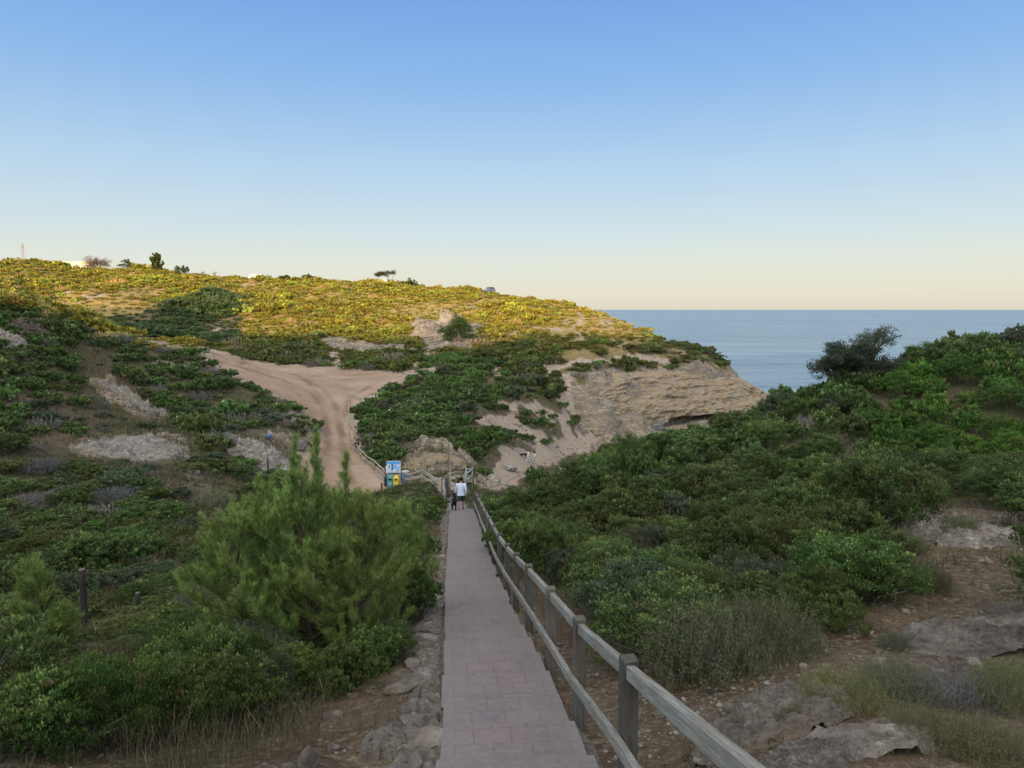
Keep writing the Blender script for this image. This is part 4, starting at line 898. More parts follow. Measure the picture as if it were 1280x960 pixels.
# ------------------------------------------------------------------ shrubs placed one by one near the viewer
L_ = lambda *a, **k: near_shrub(*a, **k)
for px, py, r, h, kd, c, z in [
 (515,775,.62,.95,'green',(.8,.85,.8),'left'),(528,700,.65,.75,'green',(.85,.9,.8),'left'),(505,672,.95,.85,'olive',(.9,1,.9),'left'),(535,655,.8,.8,'green',(1,1,1),'left'),(480,650,1.0,.9,'green',(1,1,1),'left'),(548,640,.7,.75,'olive',(.9,1,.8),'left'),
 (20,945,.55,.62,'green',(1,1.05,.9),'left'),(110,935,.62,.75,'bright',(.8,.85,.8),'left'),(205,925,.6,.8,'green',(1.05,1.1,.9),'left'),(290,905,.55,.75,'green',(1,1,.9),'left'),(160,880,.7,.9,'bright',(.75,.8,.8),'left'),(60,890,.75,.85,'green',(1,1,.9),'left'),(250,880,.75,.9,'green',(1,1.05,.9),'left'),(-15,880,.8,.9,'green',(1,1,1),'left'),(330,885,.55,.6,'grey',(1,1,1),'left'),(362,868,.6,.62,'green',(1.1,1.15,.9),'left'),(430,866,.55,.6,'olive',(.9,1.1,.9),'left'),(300,870,.6,.75,'bright',(.85,.85,.8),'left'),(470,838,.5,.6,'green',(1,1.1,.9),'left'),(235,850,.7,.8,'bright',(.85,.85,.8),'left'),(130,850,.8,.6,'green',(.95,1,.9),'left'),(10,830,.9,.9,'green',(1,1,1),'left'),(40,780,1.,.7,'olive',(.8,.9,.8),'left'),(140,800,.9,.35,'grey',(.9,1,.8),'left'),(225,810,.9,.7,'green',(1,1.1,.9),'left'),(200,770,1.2,.5,'green',(1,1.1,.9),'left'),
 (110,715,1.7,1.3,'green',(1,1.05,1),'left'),(170,700,1.5,1.1,'green',(.95,1.05,1),'left'),(30,735,1.7,1.1,'green',(.9,.95,1),'left')]:
    L_(px, py, r, h, kd, c, zone=z)
for px, py, r, h, kd, c, lb in [
 (880,842,.86,.82,'heath',(1.05,1.05,1.1),'round spiky heath shrub with pale flowers at the edge of bare ground by the railing'),
 (960,818,.72,.74,'heath',(1,1.05,1),'dark spiky heath shrub right of the round flowering one'),
 (840,800,.42,.5,'heath',(.9,.9,.9),'small grey heath shrub behind the railing, left of the round flowering one'),
 (1025,785,.72,.82,'olive',(.95,1.05,.9),'yellow green shrub standing tall beside the stony ground'),(1090,745,.72,.8,'olive',(.9,1,.9),'leafy olive shrub in front of the white stones'),
 (1130,690,.5,.42,'heath',(1,1,1),'tuft of heath beneath the white stones on the right'),
 (1205,672,.62,.42,'heath',(.9,1,.9),'low heath tuft among the white stones at the right edge'),
 (1055,880,.45,.30,'heath',(1.25,1.2,.9),'low yellow flowering thyme cushion between the two brown rock ledges'),(1125,870,.48,.33,'heath',(1.0,1,1.1),'low greyish thyme cushion beside the dark rock outcrop'),
 (1215,880,.5,.34,'dead',(.9,.9,.95),'grey dry cushion of twigs below the dark rock outcrop'),(1270,880,.45,.36,'heath',(1.1,1.15,.9),'olive thyme cushion at the right edge of the photo'),(1160,930,.42,.26,'heath',(1,1,.95),'flattened thyme cushion on stony soil at the lower right'),(1240,945,.4,.24,'heath',(1.05,1,.9),'sparse thyme cushion at the lower right corner'),(1000,910,.25,.16,'heath',(.8,.7,.6),'brown dried tuft on the rock ledge next to the railing'),(1120,812,.3,.22,'heath',(1,1,1.1),'small grey tuft just left of the dark rock outcrop'),
 (1010,730,.62,.6,'dead',(.75,.72,.62),'dry twiggy shrub between the dark and the yellow green heath shrubs'),(930,760,.6,.66,'heath',(.9,.95,.85),'tall heath behind the round flowering one'),(1150,735,.55,.5,'heath',(.85,.85,.8),'straggly heath on the stony bank left of the dark outcrop'),(905,715,.8,.8,'olive',(.9,1,.85),'olive shrub above the round flowering heath'),(800,775,.5,.6,'dead',(.7,.62,.5),'dry brown twiggy shrub behind the railing'),
 (770,742,.9,.95,'green',(1.2,1.25,1.1),'bright leafy shrub bulging out next to the railing posts'),
 (985,700,.75,.8,'green',(1.25,1.3,1),'fresh green bush at the corner of the right slope')]:
    L_(px, py, r, h, kd, c, zone='right', label=lb)

for px, py, d, r, h, c in ((640,630,27,1.0,1.25,(1,1.05,1)),(652,622,30,1.1,1.5,(1.1,1.1,1)),(672,612,31,1.15,1.6,(1,1,1)),(695,602,31,1.2,1.65,(1.1,1.15,1)),(722,590,31.5,1.25,1.6,(.95,1,1)),(750,580,32,1.2,1.6,(1.05,1.1,1)),(790,570,33,1.25,1.6,(1.1,1.1,1)),(830,562,34,1.25,1.75,(1,1.05,1)),(870,556,34,1.2,1.65,(.95,1,.95)),(910,548,35,1.2,1.5,(1,1,1)),(632,668,22,.9,1.1,(1,1,1)),(655,690,20,.95,1.15,(1.1,1.15,1)),(680,700,18,1.,1.2,(1,1.05,1)),(1230,470,38,1.5,1.3,(.85,.9,.85)),(1285,455,38,1.6,1.3,(.8,.85,.8)),(1120,478,37,1.3,1.0,(.85,.9,.8))):
    q_ = on(px, py, d); add_shrub(q_[0], q_[1], r, h+(.55 if 645 < px < 800 else 0), 'green', c, zone='right')
for px, py, d, r, h in ((586,590,68,1.1,.7),(602,585,74,1.3,.8),(574,600,60,.9,.6),(588,602,60,.8,.5),(655,548,104,1.8,.9),(682,552,108,1.6,.8),(700,525,125,1.7,.8),(530,560,84,1.4,.8),(515,555,86,1.5,.9),(575,568,80,1.5,.9),(625,562,92,1.4,.7),(664,590,82,1.3,1.55),(676,590,84,1.3,1.5),(735,535,135,1.3,.8),(712,545,122,1.2,.7)):
    q_ = on(px, py, d); add_shrub(q_[0], q_[1], r, h, 'green', (.95, 1., .9), zone='bank')
# ------------------------------------------------------------------ rocks
import bmesh
def ico(sub):
    b = bmesh.new(); bmesh.ops.create_icosphere(b, subdivisions=sub, radius=1); V = np.array([v.co[:] for v in b.verts]); Fc = np.array([[v.index for v in f.verts] for f in b.faces]); b.free(); return V, Fc
ICO = {k: ico(k) for k in (1, 2, 3, 4, 5)}
def rock_mesh(seed, sub, mat, sq=(1, .8, .6), rough=.38, ang=1.):
    V, Fc = ICO[sub]; V = V.copy(); R = rs(seed)
    for k in range(int(7*ang)):     # broken facets
        n_ = unit(R, 1)[0]; c = R.uniform(.62, .9); d = V@n_; V -= np.outer(np.maximum(d-c, 0)*.85, n_)
    s = seed*3.7; r = 1+rough*.5*fbm(V[:, 0]*1.3+s, V[:, 1]*1.3, V[:, 2]*1.3, 4, seed)+rough*.35*fbm(V[:, 0]*4+s, V[:, 1]*4, V[:, 2]*7, 4, seed+5)
    return mesh_np('rock', V*r[:, None]*np.array(sq), Fc, mat, None, sub > 4)
RP = {k: [rock_mesh(60+i+ (7 if k == 'rock' else 0), 3, M[k], (1, R0.uniform(.65, .95), R0.uniform(.45, .8))) for i in range(5)] for k in ('rock', 'pale', 'grey')}
def outcrop(px, py, wx_, wy_, hgt, mat, seed, label, rz=0., n_=140, sharp=.35, d=None):
    "rock breaking out of the slope: follows the ground and bulges from it"
    p = P_(px, py) if d is None else np.array(on(px, py, d)); R = rs(seed); u = np.linspace(-1, 1, n_); U, Vv = np.meshgrid(u, u, indexing='ij'); ang = np.arctan2(Vv, U); rim = 1+.55*fbm(np.cos(ang)*1.6+seed, np.sin(ang)*1.6, o=4, s=seed)
    q = np.hypot(U, Vv)/rim; lx = U*wx_; ly = Vv*wy_; c, s = math.cos(rz), math.sin(rz); X = p[0]+lx*c-ly*s; Y = p[1]+lx*s+ly*c
    sc = max(wx_, wy_); b = sstep(1., 1-sharp, q); f = 1.6/sc
    rid = 1-np.abs(fbm(X*f, Y*f, o=5, s=seed+3)); cr = 1-np.abs(fbm(X*f*2.6, Y*f*2.6+X*f, o=4, s=seed+8))
    z = hgt*b*(.1+.85*rid**2)+hgt*.5*b*cr**2+hgt*.30*fbm(X*f*7, Y*f*7, o=5, s=seed+4)*b
    st = hgt*.28; z = z*.55+.45*(np.floor(z/st)+sstep(.2, .8, z/st-np.floor(z/st)))*st       # bedding steps
    z = np.where(q > 1, -.15, z-.04*(1-b)); Z = H(X, Y)+z
    ix = np.arange(n_*n_).reshape(n_, n_); Fq = np.stack([ix[:-1, :-1], ix[1:, :-1], ix[1:, 1:], ix[:-1, 1:]], -1).reshape(-1, 4); Fq = Fq[(q.ravel()[Fq] < 1.06).any(1)]
    used, inv = np.unique(Fq, return_inverse=True); V = np.stack([X, Y, Z], -1).reshape(-1, 3)[used]-p
    o = obj('rock_outcrop', mesh_np('rock_outcrop', V, inv.reshape(-1, 4), M[mat], None, False)); o.location = p; tag(o, label, 'rock'); return o
outcrop(165, 563, 5.0, 2.6, .32, 'slab', 201, 'wide flat grey limestone slab across the left slope')
outcrop(330, 572, 3.3, 2.6, .6, 'cream', 202, 'cream coloured rock ledge beside the dirt road')
outcrop(382, 530, 2.4, 3.2, .4, 'slab', 208, 'rough grey rubbly rock where the dirt road narrows')
outcrop(150, 493, 2.3, .9, .6, 'cream', 203, 'pale broken rock band on the left slope above the grey slab')
outcrop(182, 514, 2.2, 1.0, .6, 'cream', 204, 'lower end of the pale rock band on the left slope')
outcrop(965, 905, .85, .48, .18, 'rock', 205, 'brown rock ledge beside the railing at the lower right', .5)
outcrop(1080, 925, .72, .34, .09, 'pale', 206, 'flat whitish rock ledge below the yellow thyme', .2)
outcrop(1235, 805, 1.3, .65, .22, 'grey', 207, 'dark bluish grey rock outcrop at the right edge', -.15)
outcrop(1000, 958, .40, .22, .1, 'rock', 209, 'brown rock lying at the foot of the picture next to the railing', .3)
outcrop(1005, 512, .55, .4, .5, 'grey', 210, 'grey rock showing between bushes on the right brow', d=34)
outcrop(1225, 678, .9, .5, .22, 'pale', 211, 'whitish weathered rock among stones at the right edge')
outcrop(1150, 670, .7, .4, .22, 'cream', 212, 'whitish rock patch behind the heath on the stony ground')
outcrop(545, 574, 4.2, 2.4, .35, 'cliff', 213, 'reddish rubble bank above the bins')
outcrop(558, 400, 1.9, 1.4, 1.9, 'pale', 214, 'big pale sunlit rock on the far hill beside the dark pine')
outcrop(8, 432, 2.2, 1.4, .9, 'pale', 215, 'pale rock at the left edge near the crest of the left slope')
outcrop(482, 930, .26, .42, .08, 'grey', 216, 'grey ledge of bedrock left of the kerb at the bottom')
outcrop(1030, 600, .01, .01, .01, 'grey', 217, 'x') if False else None
def single_rock(px, py, r, mat, label, i=0, up=1., rz=0., d=None):
    p = P_(px, py) if d is None else on(px, py, d); o = obj('rock', RP[mat][i % 5]); o.location = (p[0], p[1], p[2]+r*.25*up); o.scale = (r, r, r*up); o.rotation_euler = (0, .15, rz); tag(o, label, 'rock'); return o
single_rock(385, 957, .085, 'grey', 'upright pointed grey stone in the dry grass at the bottom', 1, 2.2, .4)
single_rock(362, 966, .06, 'pale', 'small pale stone left of the upright pointed stone', 2, 1.4)
single_rock(373, 560, .95, 'grey', 'large blue grey boulder beside the narrow dirt road', 3, 1.05, .8)
single_rock(243, 592, .55, 'grey', 'grey stone on the left slope right of the flat slab', 0, .8)
single_rock(272, 655, .38, 'grey', 'small grey rock in dry grass above the young pines', 1, .8)
single_rock(284, 655, .30, 'grey', 'little grey rock right beside its twin above the young pines', 4, .8)
single_rock(636, 585, 1.0, 'pale', 'rounded pale boulder left of the sandy path', 2, .8, .5, d=84)
single_rock(617, 600, 1.1, 'pale', 'tan boulder where the sandy path starts', 1, .8, 1.5, d=72)
single_rock(1004, 834, .075, 'pale', 'small pale stone on top of the brown rock ledge', 3, .8)
R = rs(8); SG = 'loose stones on the bare ground'
k = 0
def stones_in(poly, n_, rmin, rmax, label, seed, px0, mats=('pale', 'rock', 'grey')):
    R = rs(seed); A = np.array([q[:2] for q in poly]); c = 0
    for t in range(n_*30):
        x, y = R.uniform(A[:, 0].min(), A[:, 0].max()), R.uniform(A[:, 1].min(), A[:, 1].max())
        if not inpoly(np.array([x]), np.array([y]), poly)[0] or abs(x-path_x(y)) < PW+.25: continue
        q, v_, dd = proj([(x, y, H(x, y))])
        if not (-10 < q[0] < 1290 and v_[0] < 965): continue
        r = rmin*(rmax/rmin)**(R.uniform()**2.2); mt = mats[R.randint(len(mats))]
        o = obj('stone', RP[mt][R.randint(5)]); o.location = (x, y, float(H(x, y))+r*.18); o.scale = (r, r*R.uniform(.7, 1.1), r*R.uniform(.6, 1)); o.rotation_euler = (R.uniform(-.4, .4), R.uniform(-.4, .4), R.uniform(0, 6))
        tag(o, ('pale ' if mt == 'pale' else 'brownish ' if mt == 'rock' else 'grey ')+('fist sized ' if r > .07 else 'small ')+'stone '+label, 'stone', 'stones '+label); c += 1
        if c >= n_: break
stones_in(rightbare, 60, .025, .13, 'on the bare soil right of the railing', 301, 0)
stones_in(wpoly([(1130,650),(1290,640),(1290,740),(1180,720),(1130,690)]), 46, .03, .14, 'on the stony patch at the right edge', 302, 0, ('pale', 'pale', 'grey'))
stones_in(leftbare, 36, .02, .09, 'on the dry soil left of the kerb', 303, 0)
stones_in(wpoly([(650,745),(720,770),(760,850),(700,830),(660,790)]), 22, .02, .06, 'under the railing', 304, 0, ('pale', 'pale', 'rock'))
stones_in(wpoly([(600,618),(640,600),(720,572),(760,556),(690,520),(640,535),(650,570),(600,590)], 40), 70, .12, .5, 'along the sandy path', 305, 0, ('pale', 'cliff') if 'cliff' in RP else ('pale', 'rock'))
stones_in(wpoly([(400,420),(530,432),(500,445),(400,436)], 120), 26, .3, .9, 'in the row across the foot of the far hill', 306, 0, ('pale',))
stones_in(wpoly([(110,475),(140,475),(215,530),(195,540)], 30), 24, .12, .5, 'on the pale rock band of the left slope', 307, 0, ('pale',))

# ------------------------------------------------------------------ stone kerb left of the footpath
def kerb():
    e = empty('stone_kerb', (float(path_x(8)-PW-.3), 8, float(path_z(8)-.1))); tag(e, 'rough kerb of mortared limestone lumps along the left edge of the footpath', 'kerb'); B = np.array(e.location); R = rs(55)
    ys = np.arange(1.5, 39, .07); V = []; 
    prof = [(-.02, -.30), (-.02, -.01), (-.07, .02), (-.13, .0), (-.20, .03), (-.27, .0), (-.34, .02), (-.40, -.03), (-.46, -.10), (-.52, -.26), (-.55, -.5)]
    for y in ys:
        dx, dy = smooth_dir(y); wdt = 1+.25*float(vnoise(y*.8, 1., s=4))
        for j, (o_, z) in enumerate(prof):
            if j == 0: z = -.3
            nz = .13*float(fbm(y*3.6, o_*5., o=4, s=14)); off = -PW+o_*wdt+(.04*float(vnoise(y*4, o_*9, s=3)) if j > 1 else 0); V.append((path_x(y)+off*dy, y-off*dx, path_z(y)-.06+z+(nz if j > 1 else 0)))
    V = np.array(V)-B; n_ = len(ys); k_ = len(prof); i = np.arange(n_-1)[:, None]*k_; j = np.arange(k_-1)[None]
    obj('mortar', mesh_np('mortar', V, np.stack([i+j, i+j+k_, i+j+k_+1, i+j+1], -1).reshape(-1, 4), M['rough']), e)
    y = 3.2; c = 0
    while y < 37 and c < 99:
        r = R.uniform(.09, .22)*(1 if y < 15 else 1.25); dx, dy = smooth_dir(y)
        for t in range(R.choice([1, 1, 2])):
            off = -PW-R.uniform(.12, .50); mt = ['grey', 'rock', 'grey', 'pale'][R.randint(4)]; o = obj('stone', RP[mt][R.randint(5)], e); rr = r*R.uniform(.6, 1.1)
            o.location = (path_x(y)+off*dy-B[0], y-off*dx-B[1], path_z(y)-B[2]-.05+R.uniform(-.03, .02)); o.scale = (rr*1.1, rr*R.uniform(.9, 1.7), rr*R.uniform(.4, .7)); o.rotation_euler = (R.uniform(-.2, .2), R.uniform(-.2, .2), R.uniform(0, 6)); c += 1
        y += r*R.uniform(1.1, 2.1)
kerb()

# ------------------------------------------------------------------ gravel, dry grass, low plants
def ground_pts(R, n_, a0, a1, r0, r1):
    u = R.uniform(0, 1, n_); r = np.exp(np.log(r0)+(np.log(r1)-np.log(r0))*u); a = R.uniform(a0, a1, n_); return r*np.sin(a), r*np.cos(a)
def gravel():
    R = rs(66); x, y = ground_pts(R, 26000, -.75, .8, 3.2, 24); d = np.abs(path_off(x, y)); nb = inpoly(x, y, rightbare) | inpoly(x, y, leftbare); pr = np.where(nb, .85, .12)*sstep(-.25, .35, fbm(x/1.3, y/1.3, o=3, s=71)); k = (d > PW+.12) & (R.uniform(0, 1, len(x)) < pr); x, y = x[k], y[k]; z = H(x, y)
    V0, F0 = ICO[1]; n_ = len(x); s = .006*np.exp(R.uniform(0, 1, n_)**2*1.7)*(1+.03*np.hypot(x, y)); P = V0[None]*(s[:, None, None]*R.uniform(.55, 1.3, (n_, len(V0), 1)))*np.array([1, 1, .7]); P = P+np.stack([x, y, z+s*.2], -1)[:, None]
    Fa = (F0[None]+(np.arange(n_)*len(V0))[:, None, None]).reshape(-1, 3); base = .85*np.array([(.22, .18, .14), (.16, .14, .12), (.30, .27, .23), (.16, .10, .065)])[R.randint(0, 4, n_)]
    tag(obj('gravel', mesh_np('gravel', P.reshape(-1, 3), Fa, M['tint'], np.repeat(base, len(V0), 0))), kind='stuff')
gravel()
def grass_blades(R, x, y, hmin, hmax, wd, cols, lean=.5):
    n_ = len(x); z = H(x, y)-.02; h = R.uniform(hmin, hmax, n_); a = R.uniform(0, 2*PI, n_); l = np.abs(R.normal(0, lean, n_))*h; P0 = np.stack([x, y, z], -1); P1 = P0+np.stack([np.cos(a)*l*.3, np.sin(a)*l*.3, h*.6], -1); P2 = P0+np.stack([np.cos(a)*l, np.sin(a)*l, h], -1)
    c = np.array(cols)[R.randint(0, len(cols), n_)]*(1+R.normal(0, .15, (n_, 1)))
    return np.concatenate([ribbons(P0, P1, wd, wd*.8, R), ribbons(P1, P2, wd*.8, wd*.2, R)]), np.concatenate([np.repeat(c*.8, 4, 0), np.repeat(c, 4, 0)])
STRAW = [(.20, .155, .09), (.16, .12, .075), (.26, .21, .13), (.11, .085, .055), (.14, .115, .06)]
def dry_tufts(R, put):
    for q in dryzones:
        A = np.array(q); n_ = 420; x = R.uniform(A[:, 0].min(), A[:, 0].max(), n_); y = R.uniform(A[:, 1].min(), A[:, 1].max(), n_); k = inpoly(x, y, q); x, y = np.repeat(x[k], 12), np.repeat(y[k], 12); sc = .006*np.hypot(x, y); x = x+R.normal(0, 1, len(x))*sc; y = y+R.normal(0, 1, len(x))*sc; put(x, y, .12, .5, .018, STRAW+[(.15, .11, .08)])
def dry_grass():
    R = rs(67); Vs_ = []; Cs_ = []
    def put(x, y, *a, **k): v, c = grass_blades(R, x, y, *a, **k); Vs_.append(v); Cs_.append(c)
    dry_tufts(R, put)
    # tufts on the margins
    x, y = ground_pts(R, 3400, -.80, .82, 3.4, 48); off = path_off(x, y); m1 = fbm(x/1.7, y/1.7, o=3, s=81); ok = (np.abs(off) > PW+.35) & (m1 > .02); ok &= ~((x > 0) & (np.hypot(x, y) > 24)); x, y = x[ok], y[ok]
    per = 17; r = np.hypot(x, y); s = np.minimum(.05+.012*r, .5); X = np.repeat(x, per)+R.normal(0, 1, len(x)*per)*np.repeat(s, per); Y = np.repeat(y, per)+R.normal(0, 1, len(x)*per)*np.repeat(s, per); far_ = np.hypot(X, Y) > 14; kp = np.abs(path_off(X, Y)) > PW+.1; 
    k1 = kp & ~far_; put(X[k1], Y[k1], .05, .26, .0035, STRAW); k2 = kp & far_; put(X[k2], Y[k2], .12, .42, .012, STRAW)
    # taller straw along the railing and in front of the pines
    for poly, n_, h0, h1 in ((wpoly([(655,735),(705,748),(800,835),(860,865),(820,900),(740,850),(690,800)]), 1500, .15, .5), (wpoly([(250,900),(330,890),(420,870),(380,960),(150,960),(120,930)]), 1500, .12, .5), (wpoly([(745,770),(830,800),(850,850),(800,835)]), 800, .25, .65), (wpoly([(900,660),(1000,690),(1080,740),(1010,770),(900,720)]), 500, .4, .9)):
        A = np.array(poly); x = R.uniform(A[:, 0].min(), A[:, 0].max(), n_*3); y = R.uniform(A[:, 1].min(), A[:, 1].max(), n_*3); k = inpoly(x, y, poly) & (np.abs(path_off(x, y)) > PW+.15); put(x[k][:n_], y[k][:n_], h0, h1, .0035, STRAW, lean=.35)
    # left slope: tan and grey green tussocks
    x, y = ground_pts(R, 9000, -.8, -.03, 16, 105); ok = ~(inpoly(x, y, road_poly)) & (fbm(x/5, y/5, o=3, s=83) > .0); x, y = x[ok], y[ok]; z = H(x, y); vv = visible(np.stack([x, y, z], -1), .4); x, y = x[vv], y[vv]; per = 9; r = np.hypot(x, y); sc = np.repeat(.08+.004*r, per); X = np.repeat(x, per)+R.normal(0, 1, len(x)*per)*sc; Y = np.repeat(y, per)+R.normal(0, 1, len(x)*per)*sc
    for lo, hi, wd in ((16, 30, .014), (30, 60, .03), (60, 110, .055)):
        k = (np.hypot(X, Y) >= lo) & (np.hypot(X, Y) < hi) & ((np.abs(path_off(X, Y)) > PW+.2) | (Y > 58)); put(X[k], Y[k], .15+.002*lo, .38+.005*lo, wd, STRAW+[(.12, .13, .05), (.15, .15, .07)])
    V = np.concatenate(Vs_); tag(obj('dry_grass', mesh_np('dry_grass', V, qfaces(len(V)//4), M['dry'], np.concatenate(Cs_))), kind='stuff')
dry_grass()
def low_plants():
    R = rs(68); tmpl = [leafy(R, 1, .5, 6, 90, .16, .10, G_DARK, G_MID, G_TIP, .3), leafy(R, 1, .5, 6, 90, .16, .10, OL_D, OL_M, OL_T, .3), leafy(R, 1, .45, 6, 90, .15, .08, GR_D, GR_M, GR_T, .3)]; Vs_ = []; Cs_ = []
    def put(x, y, s0, s1, k=None):
        for a, b in zip(x, y):
            V, Cc = tmpl[R.randint(3)]; s = R.uniform(s0, s1); t = R.uniform(0, 6.28); X = V[:, 0]*math.cos(t)-V[:, 1]*math.sin(t); Y = V[:, 0]*math.sin(t)+V[:, 1]*math.cos(t); Vs_.append(np.stack([X*s+a, Y*s+b, V[:, 2]*s*R.uniform(.7, 1.2)+float(H(a, b))-.02], -1)); Cs_.append(np.clip(Cc*R.uniform(.8, 1.3), 0, 1))
    x, y = ground_pts(R, 10000, -.8, .0, 7, 104); ok = (path_off(x, y) < -PW-.9) & ~bare_at(x, y, .2) & (fbm(x/6, y/6, o=3, s=85) < .22); x, y = x[ok], y[ok]; vv = visible(np.stack([x, y, H(x, y)], -1), .4); x, y = x[vv], y[vv]; r = np.hypot(x, y); k = r < 30; put(x[k], y[k], .16, .4); put(x[~k], y[~k], .3, .8)
    x, y = ground_pts(R, 2600, -.30, .22, 50, 110); ok = ~bare_at(x, y, -.3) & ~inpoly(x, y, road_poly); x, y = x[ok], y[ok]; vv = visible(np.stack([x, y, H(x, y)], -1), .4); put(x[vv], y[vv], .3, .7)
    x, y = ground_pts(R, 260, .1, .8, 5, 22); ok = (path_off(x, y) > PW+.6); put(x[ok], y[ok], .05, .14)
    x, y = ground_pts(R, 5000, -.3, .40, 105, 200); ok = ~inpoly(x, y, road_poly) & (fbm(x/5, y/5, o=3, s=86) > .05); x, y = x[ok], y[ok]; vv = visible(np.stack([x, y, H(x, y)], -1), .5); put(x[vv], y[vv], .3, .7)
    V = np.concatenate(Vs_); tag(obj('ground_cover', mesh_np('ground_cover', V, qfaces(len(V)//4), M['leaf'], np.concatenate(Cs_))), kind='stuff')
low_plants()
# ------------------------------------------------------------------ build the shrubs: the 285 that show largest one by one, the rest as scrub
def size_of(s):
    _, _, d = proj([(s['x'], s['y'], s['z'])]); return s['r']*F/d[0]
def zone_phrase(s):
    px, py, d = proj([(s['x'], s['y'], s['z']+s['h']*.6)]); px, py, d = px[0], py[0], d[0]; z = s['zone']
    if z == 'right':
        if px < 720: return 'beside the railing' if py > 640 else 'above the far railing end'
        if py < 505: return 'near the windswept ridge tree' if px < 1120 else 'on the right skyline'
        if py < 575: return 'on the brow before the cliff' if px < 960 else 'below the windswept tree'
        if py > 660: return 'by the stony ground'
        return 'amid the right slope' if px < 950 else 'above the stony ground'
    if z == 'left':
        if px > 440: return 'left of the footpath'
        if py > 780: return 'in the lower left thicket'
        if py > 660: return 'by the old fence posts'
        return 'behind the young pines' if px > 220 else 'below the grey slab'
    if z == 'leftslope':
        if py < 440: return 'on the left crest'
        if px > 240: return 'beside the dirt road'
        return 'above the grey slab' if py < 550 else 'beside the grey slab'
    if z == 'bank':
        return 'on the bank above the bins' if px < 560 else 'on the bank between the trails'
    return 'on the far hill' if px < 560 else 'on the headland'
KW = dict(green='dark green shrub', olive='yellowish green shrub', bright='bright green shrub', grey='grey green shrub', dead='bare twiggy shrub', heath='spiky heath shrub')
def hides_bins(s):
    q = proj([(s['x'], s['y'], s['z']+s['h']*1.12)]); m_ = s['r']*F/q[2][0]*.8
    if q[2][0] < 14.8 and 90-m_ < q[0][0] < 114+m_ and q[1][0] < 792 and not s.get('label'): return True
    return q[2][0] < 65.5 and 470-m_ < q[0][0] < 520+m_ and q[1][0] < 612
SHRUBS = [s for s in SHRUBS if not hides_bins(s)]
for s in SHRUBS: s['size'] = size_of(s)
SHRUBS.sort(key=lambda s: -s['size'])
# per name at most 280 one by one
single = SHRUBS[:285]; rest = SHRUBS[285:]
NAME = dict(green='shrub', olive='shrub', bright='shrub', grey='shrub', dead='dry_shrub', heath='heath_shrub')
Rp = rs(99)
ORD = 'leftmost,second from left,third from left,fourth from left,fifth from left,sixth from left,seventh from left,eighth from left,ninth from left,tenth from left,eleventh from left,twelfth from left'.split(',')
sets = {}
for s in single:
    s['zp'] = zp = zone_phrase(s)
    if not s.get('label'):
        tall = 'tall ' if s['h'] > 1.25 and s['zone'] in ('right', 'left') else ('low ' if s['h'] < .75 else '')
        wide = 'broad ' if s['r'] > (1.5 if s['zone'] not in ('right', 'left') else 1.15) else ''
        s['label'] = tall+wide+KW[s['kind']]+' '+zp; q = proj([(s['x'], s['y'], s['z']+s['h']*.6)]); s['px'], s['py'] = q[0][0], q[1][0]; sets.setdefault(s['label'], []).append(s)
for lab, ss in sets.items():
    if len(ss) == 1: continue
    if len(ss) <= 5: rows = [('', ss)]
    else:
        ss.sort(key=lambda s: s['py']); k = 2 if len(ss) <= 16 else 3; n_ = -(-len(ss)//k); rows = [(nm, ss[i*n_:(i+1)*n_]) for i, nm in enumerate(('upper row', 'lower row') if k == 2 else ('upper row', 'middle row', 'lower row'))]
    for nm, rr in rows:
        rr.sort(key=lambda s: s['px'])
        for i, s in enumerate(rr):
            if i < len(ORD): s['label'] = lab+(', '+nm if nm else '')+', '+(ORD[i] if i < len(rr)-1 or len(rr) == 1 else 'rightmost')
for i, s in enumerate(single):
    d = math.hypot(s['x'], s['y']); lod = 0 if d < 27 or (s['zone'] == 'right' and d < 60) else (1 if d < 62 else 2)
    if s['kind'] in ('dead', 'heath'): lod = min(lod, 1)
    nv = 4 if s['kind'] == 'green' else 3; hb = {0: .95, 1: .72, 2: .6}[lod] if s['kind'] not in ('dead', 'heath') else .8
    me = PROTO[s['kind'], lod, Rp.randint(nv)]; nm = NAME[s['kind']]; sc = (s['r'], s['r']*Rp.uniform(.9, 1.1), s['h']/hb); rz_ = Rp.uniform(0, 2*PI)
    loc = (s['x'], s['y'], s['z']-.06*s['r'])
    lab = s.get('label'); zp = zone_phrase(s)
    if s['size'] > 60 and s['kind'] not in ('dead', 'heath'):
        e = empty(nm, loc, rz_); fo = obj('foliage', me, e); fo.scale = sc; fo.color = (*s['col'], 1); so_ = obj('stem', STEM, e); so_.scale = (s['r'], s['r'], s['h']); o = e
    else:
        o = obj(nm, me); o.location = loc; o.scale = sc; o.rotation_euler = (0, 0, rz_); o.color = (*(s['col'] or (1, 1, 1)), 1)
    tag(o, lab, 'shrub', s.get('group') or 'shrubs '+zp)
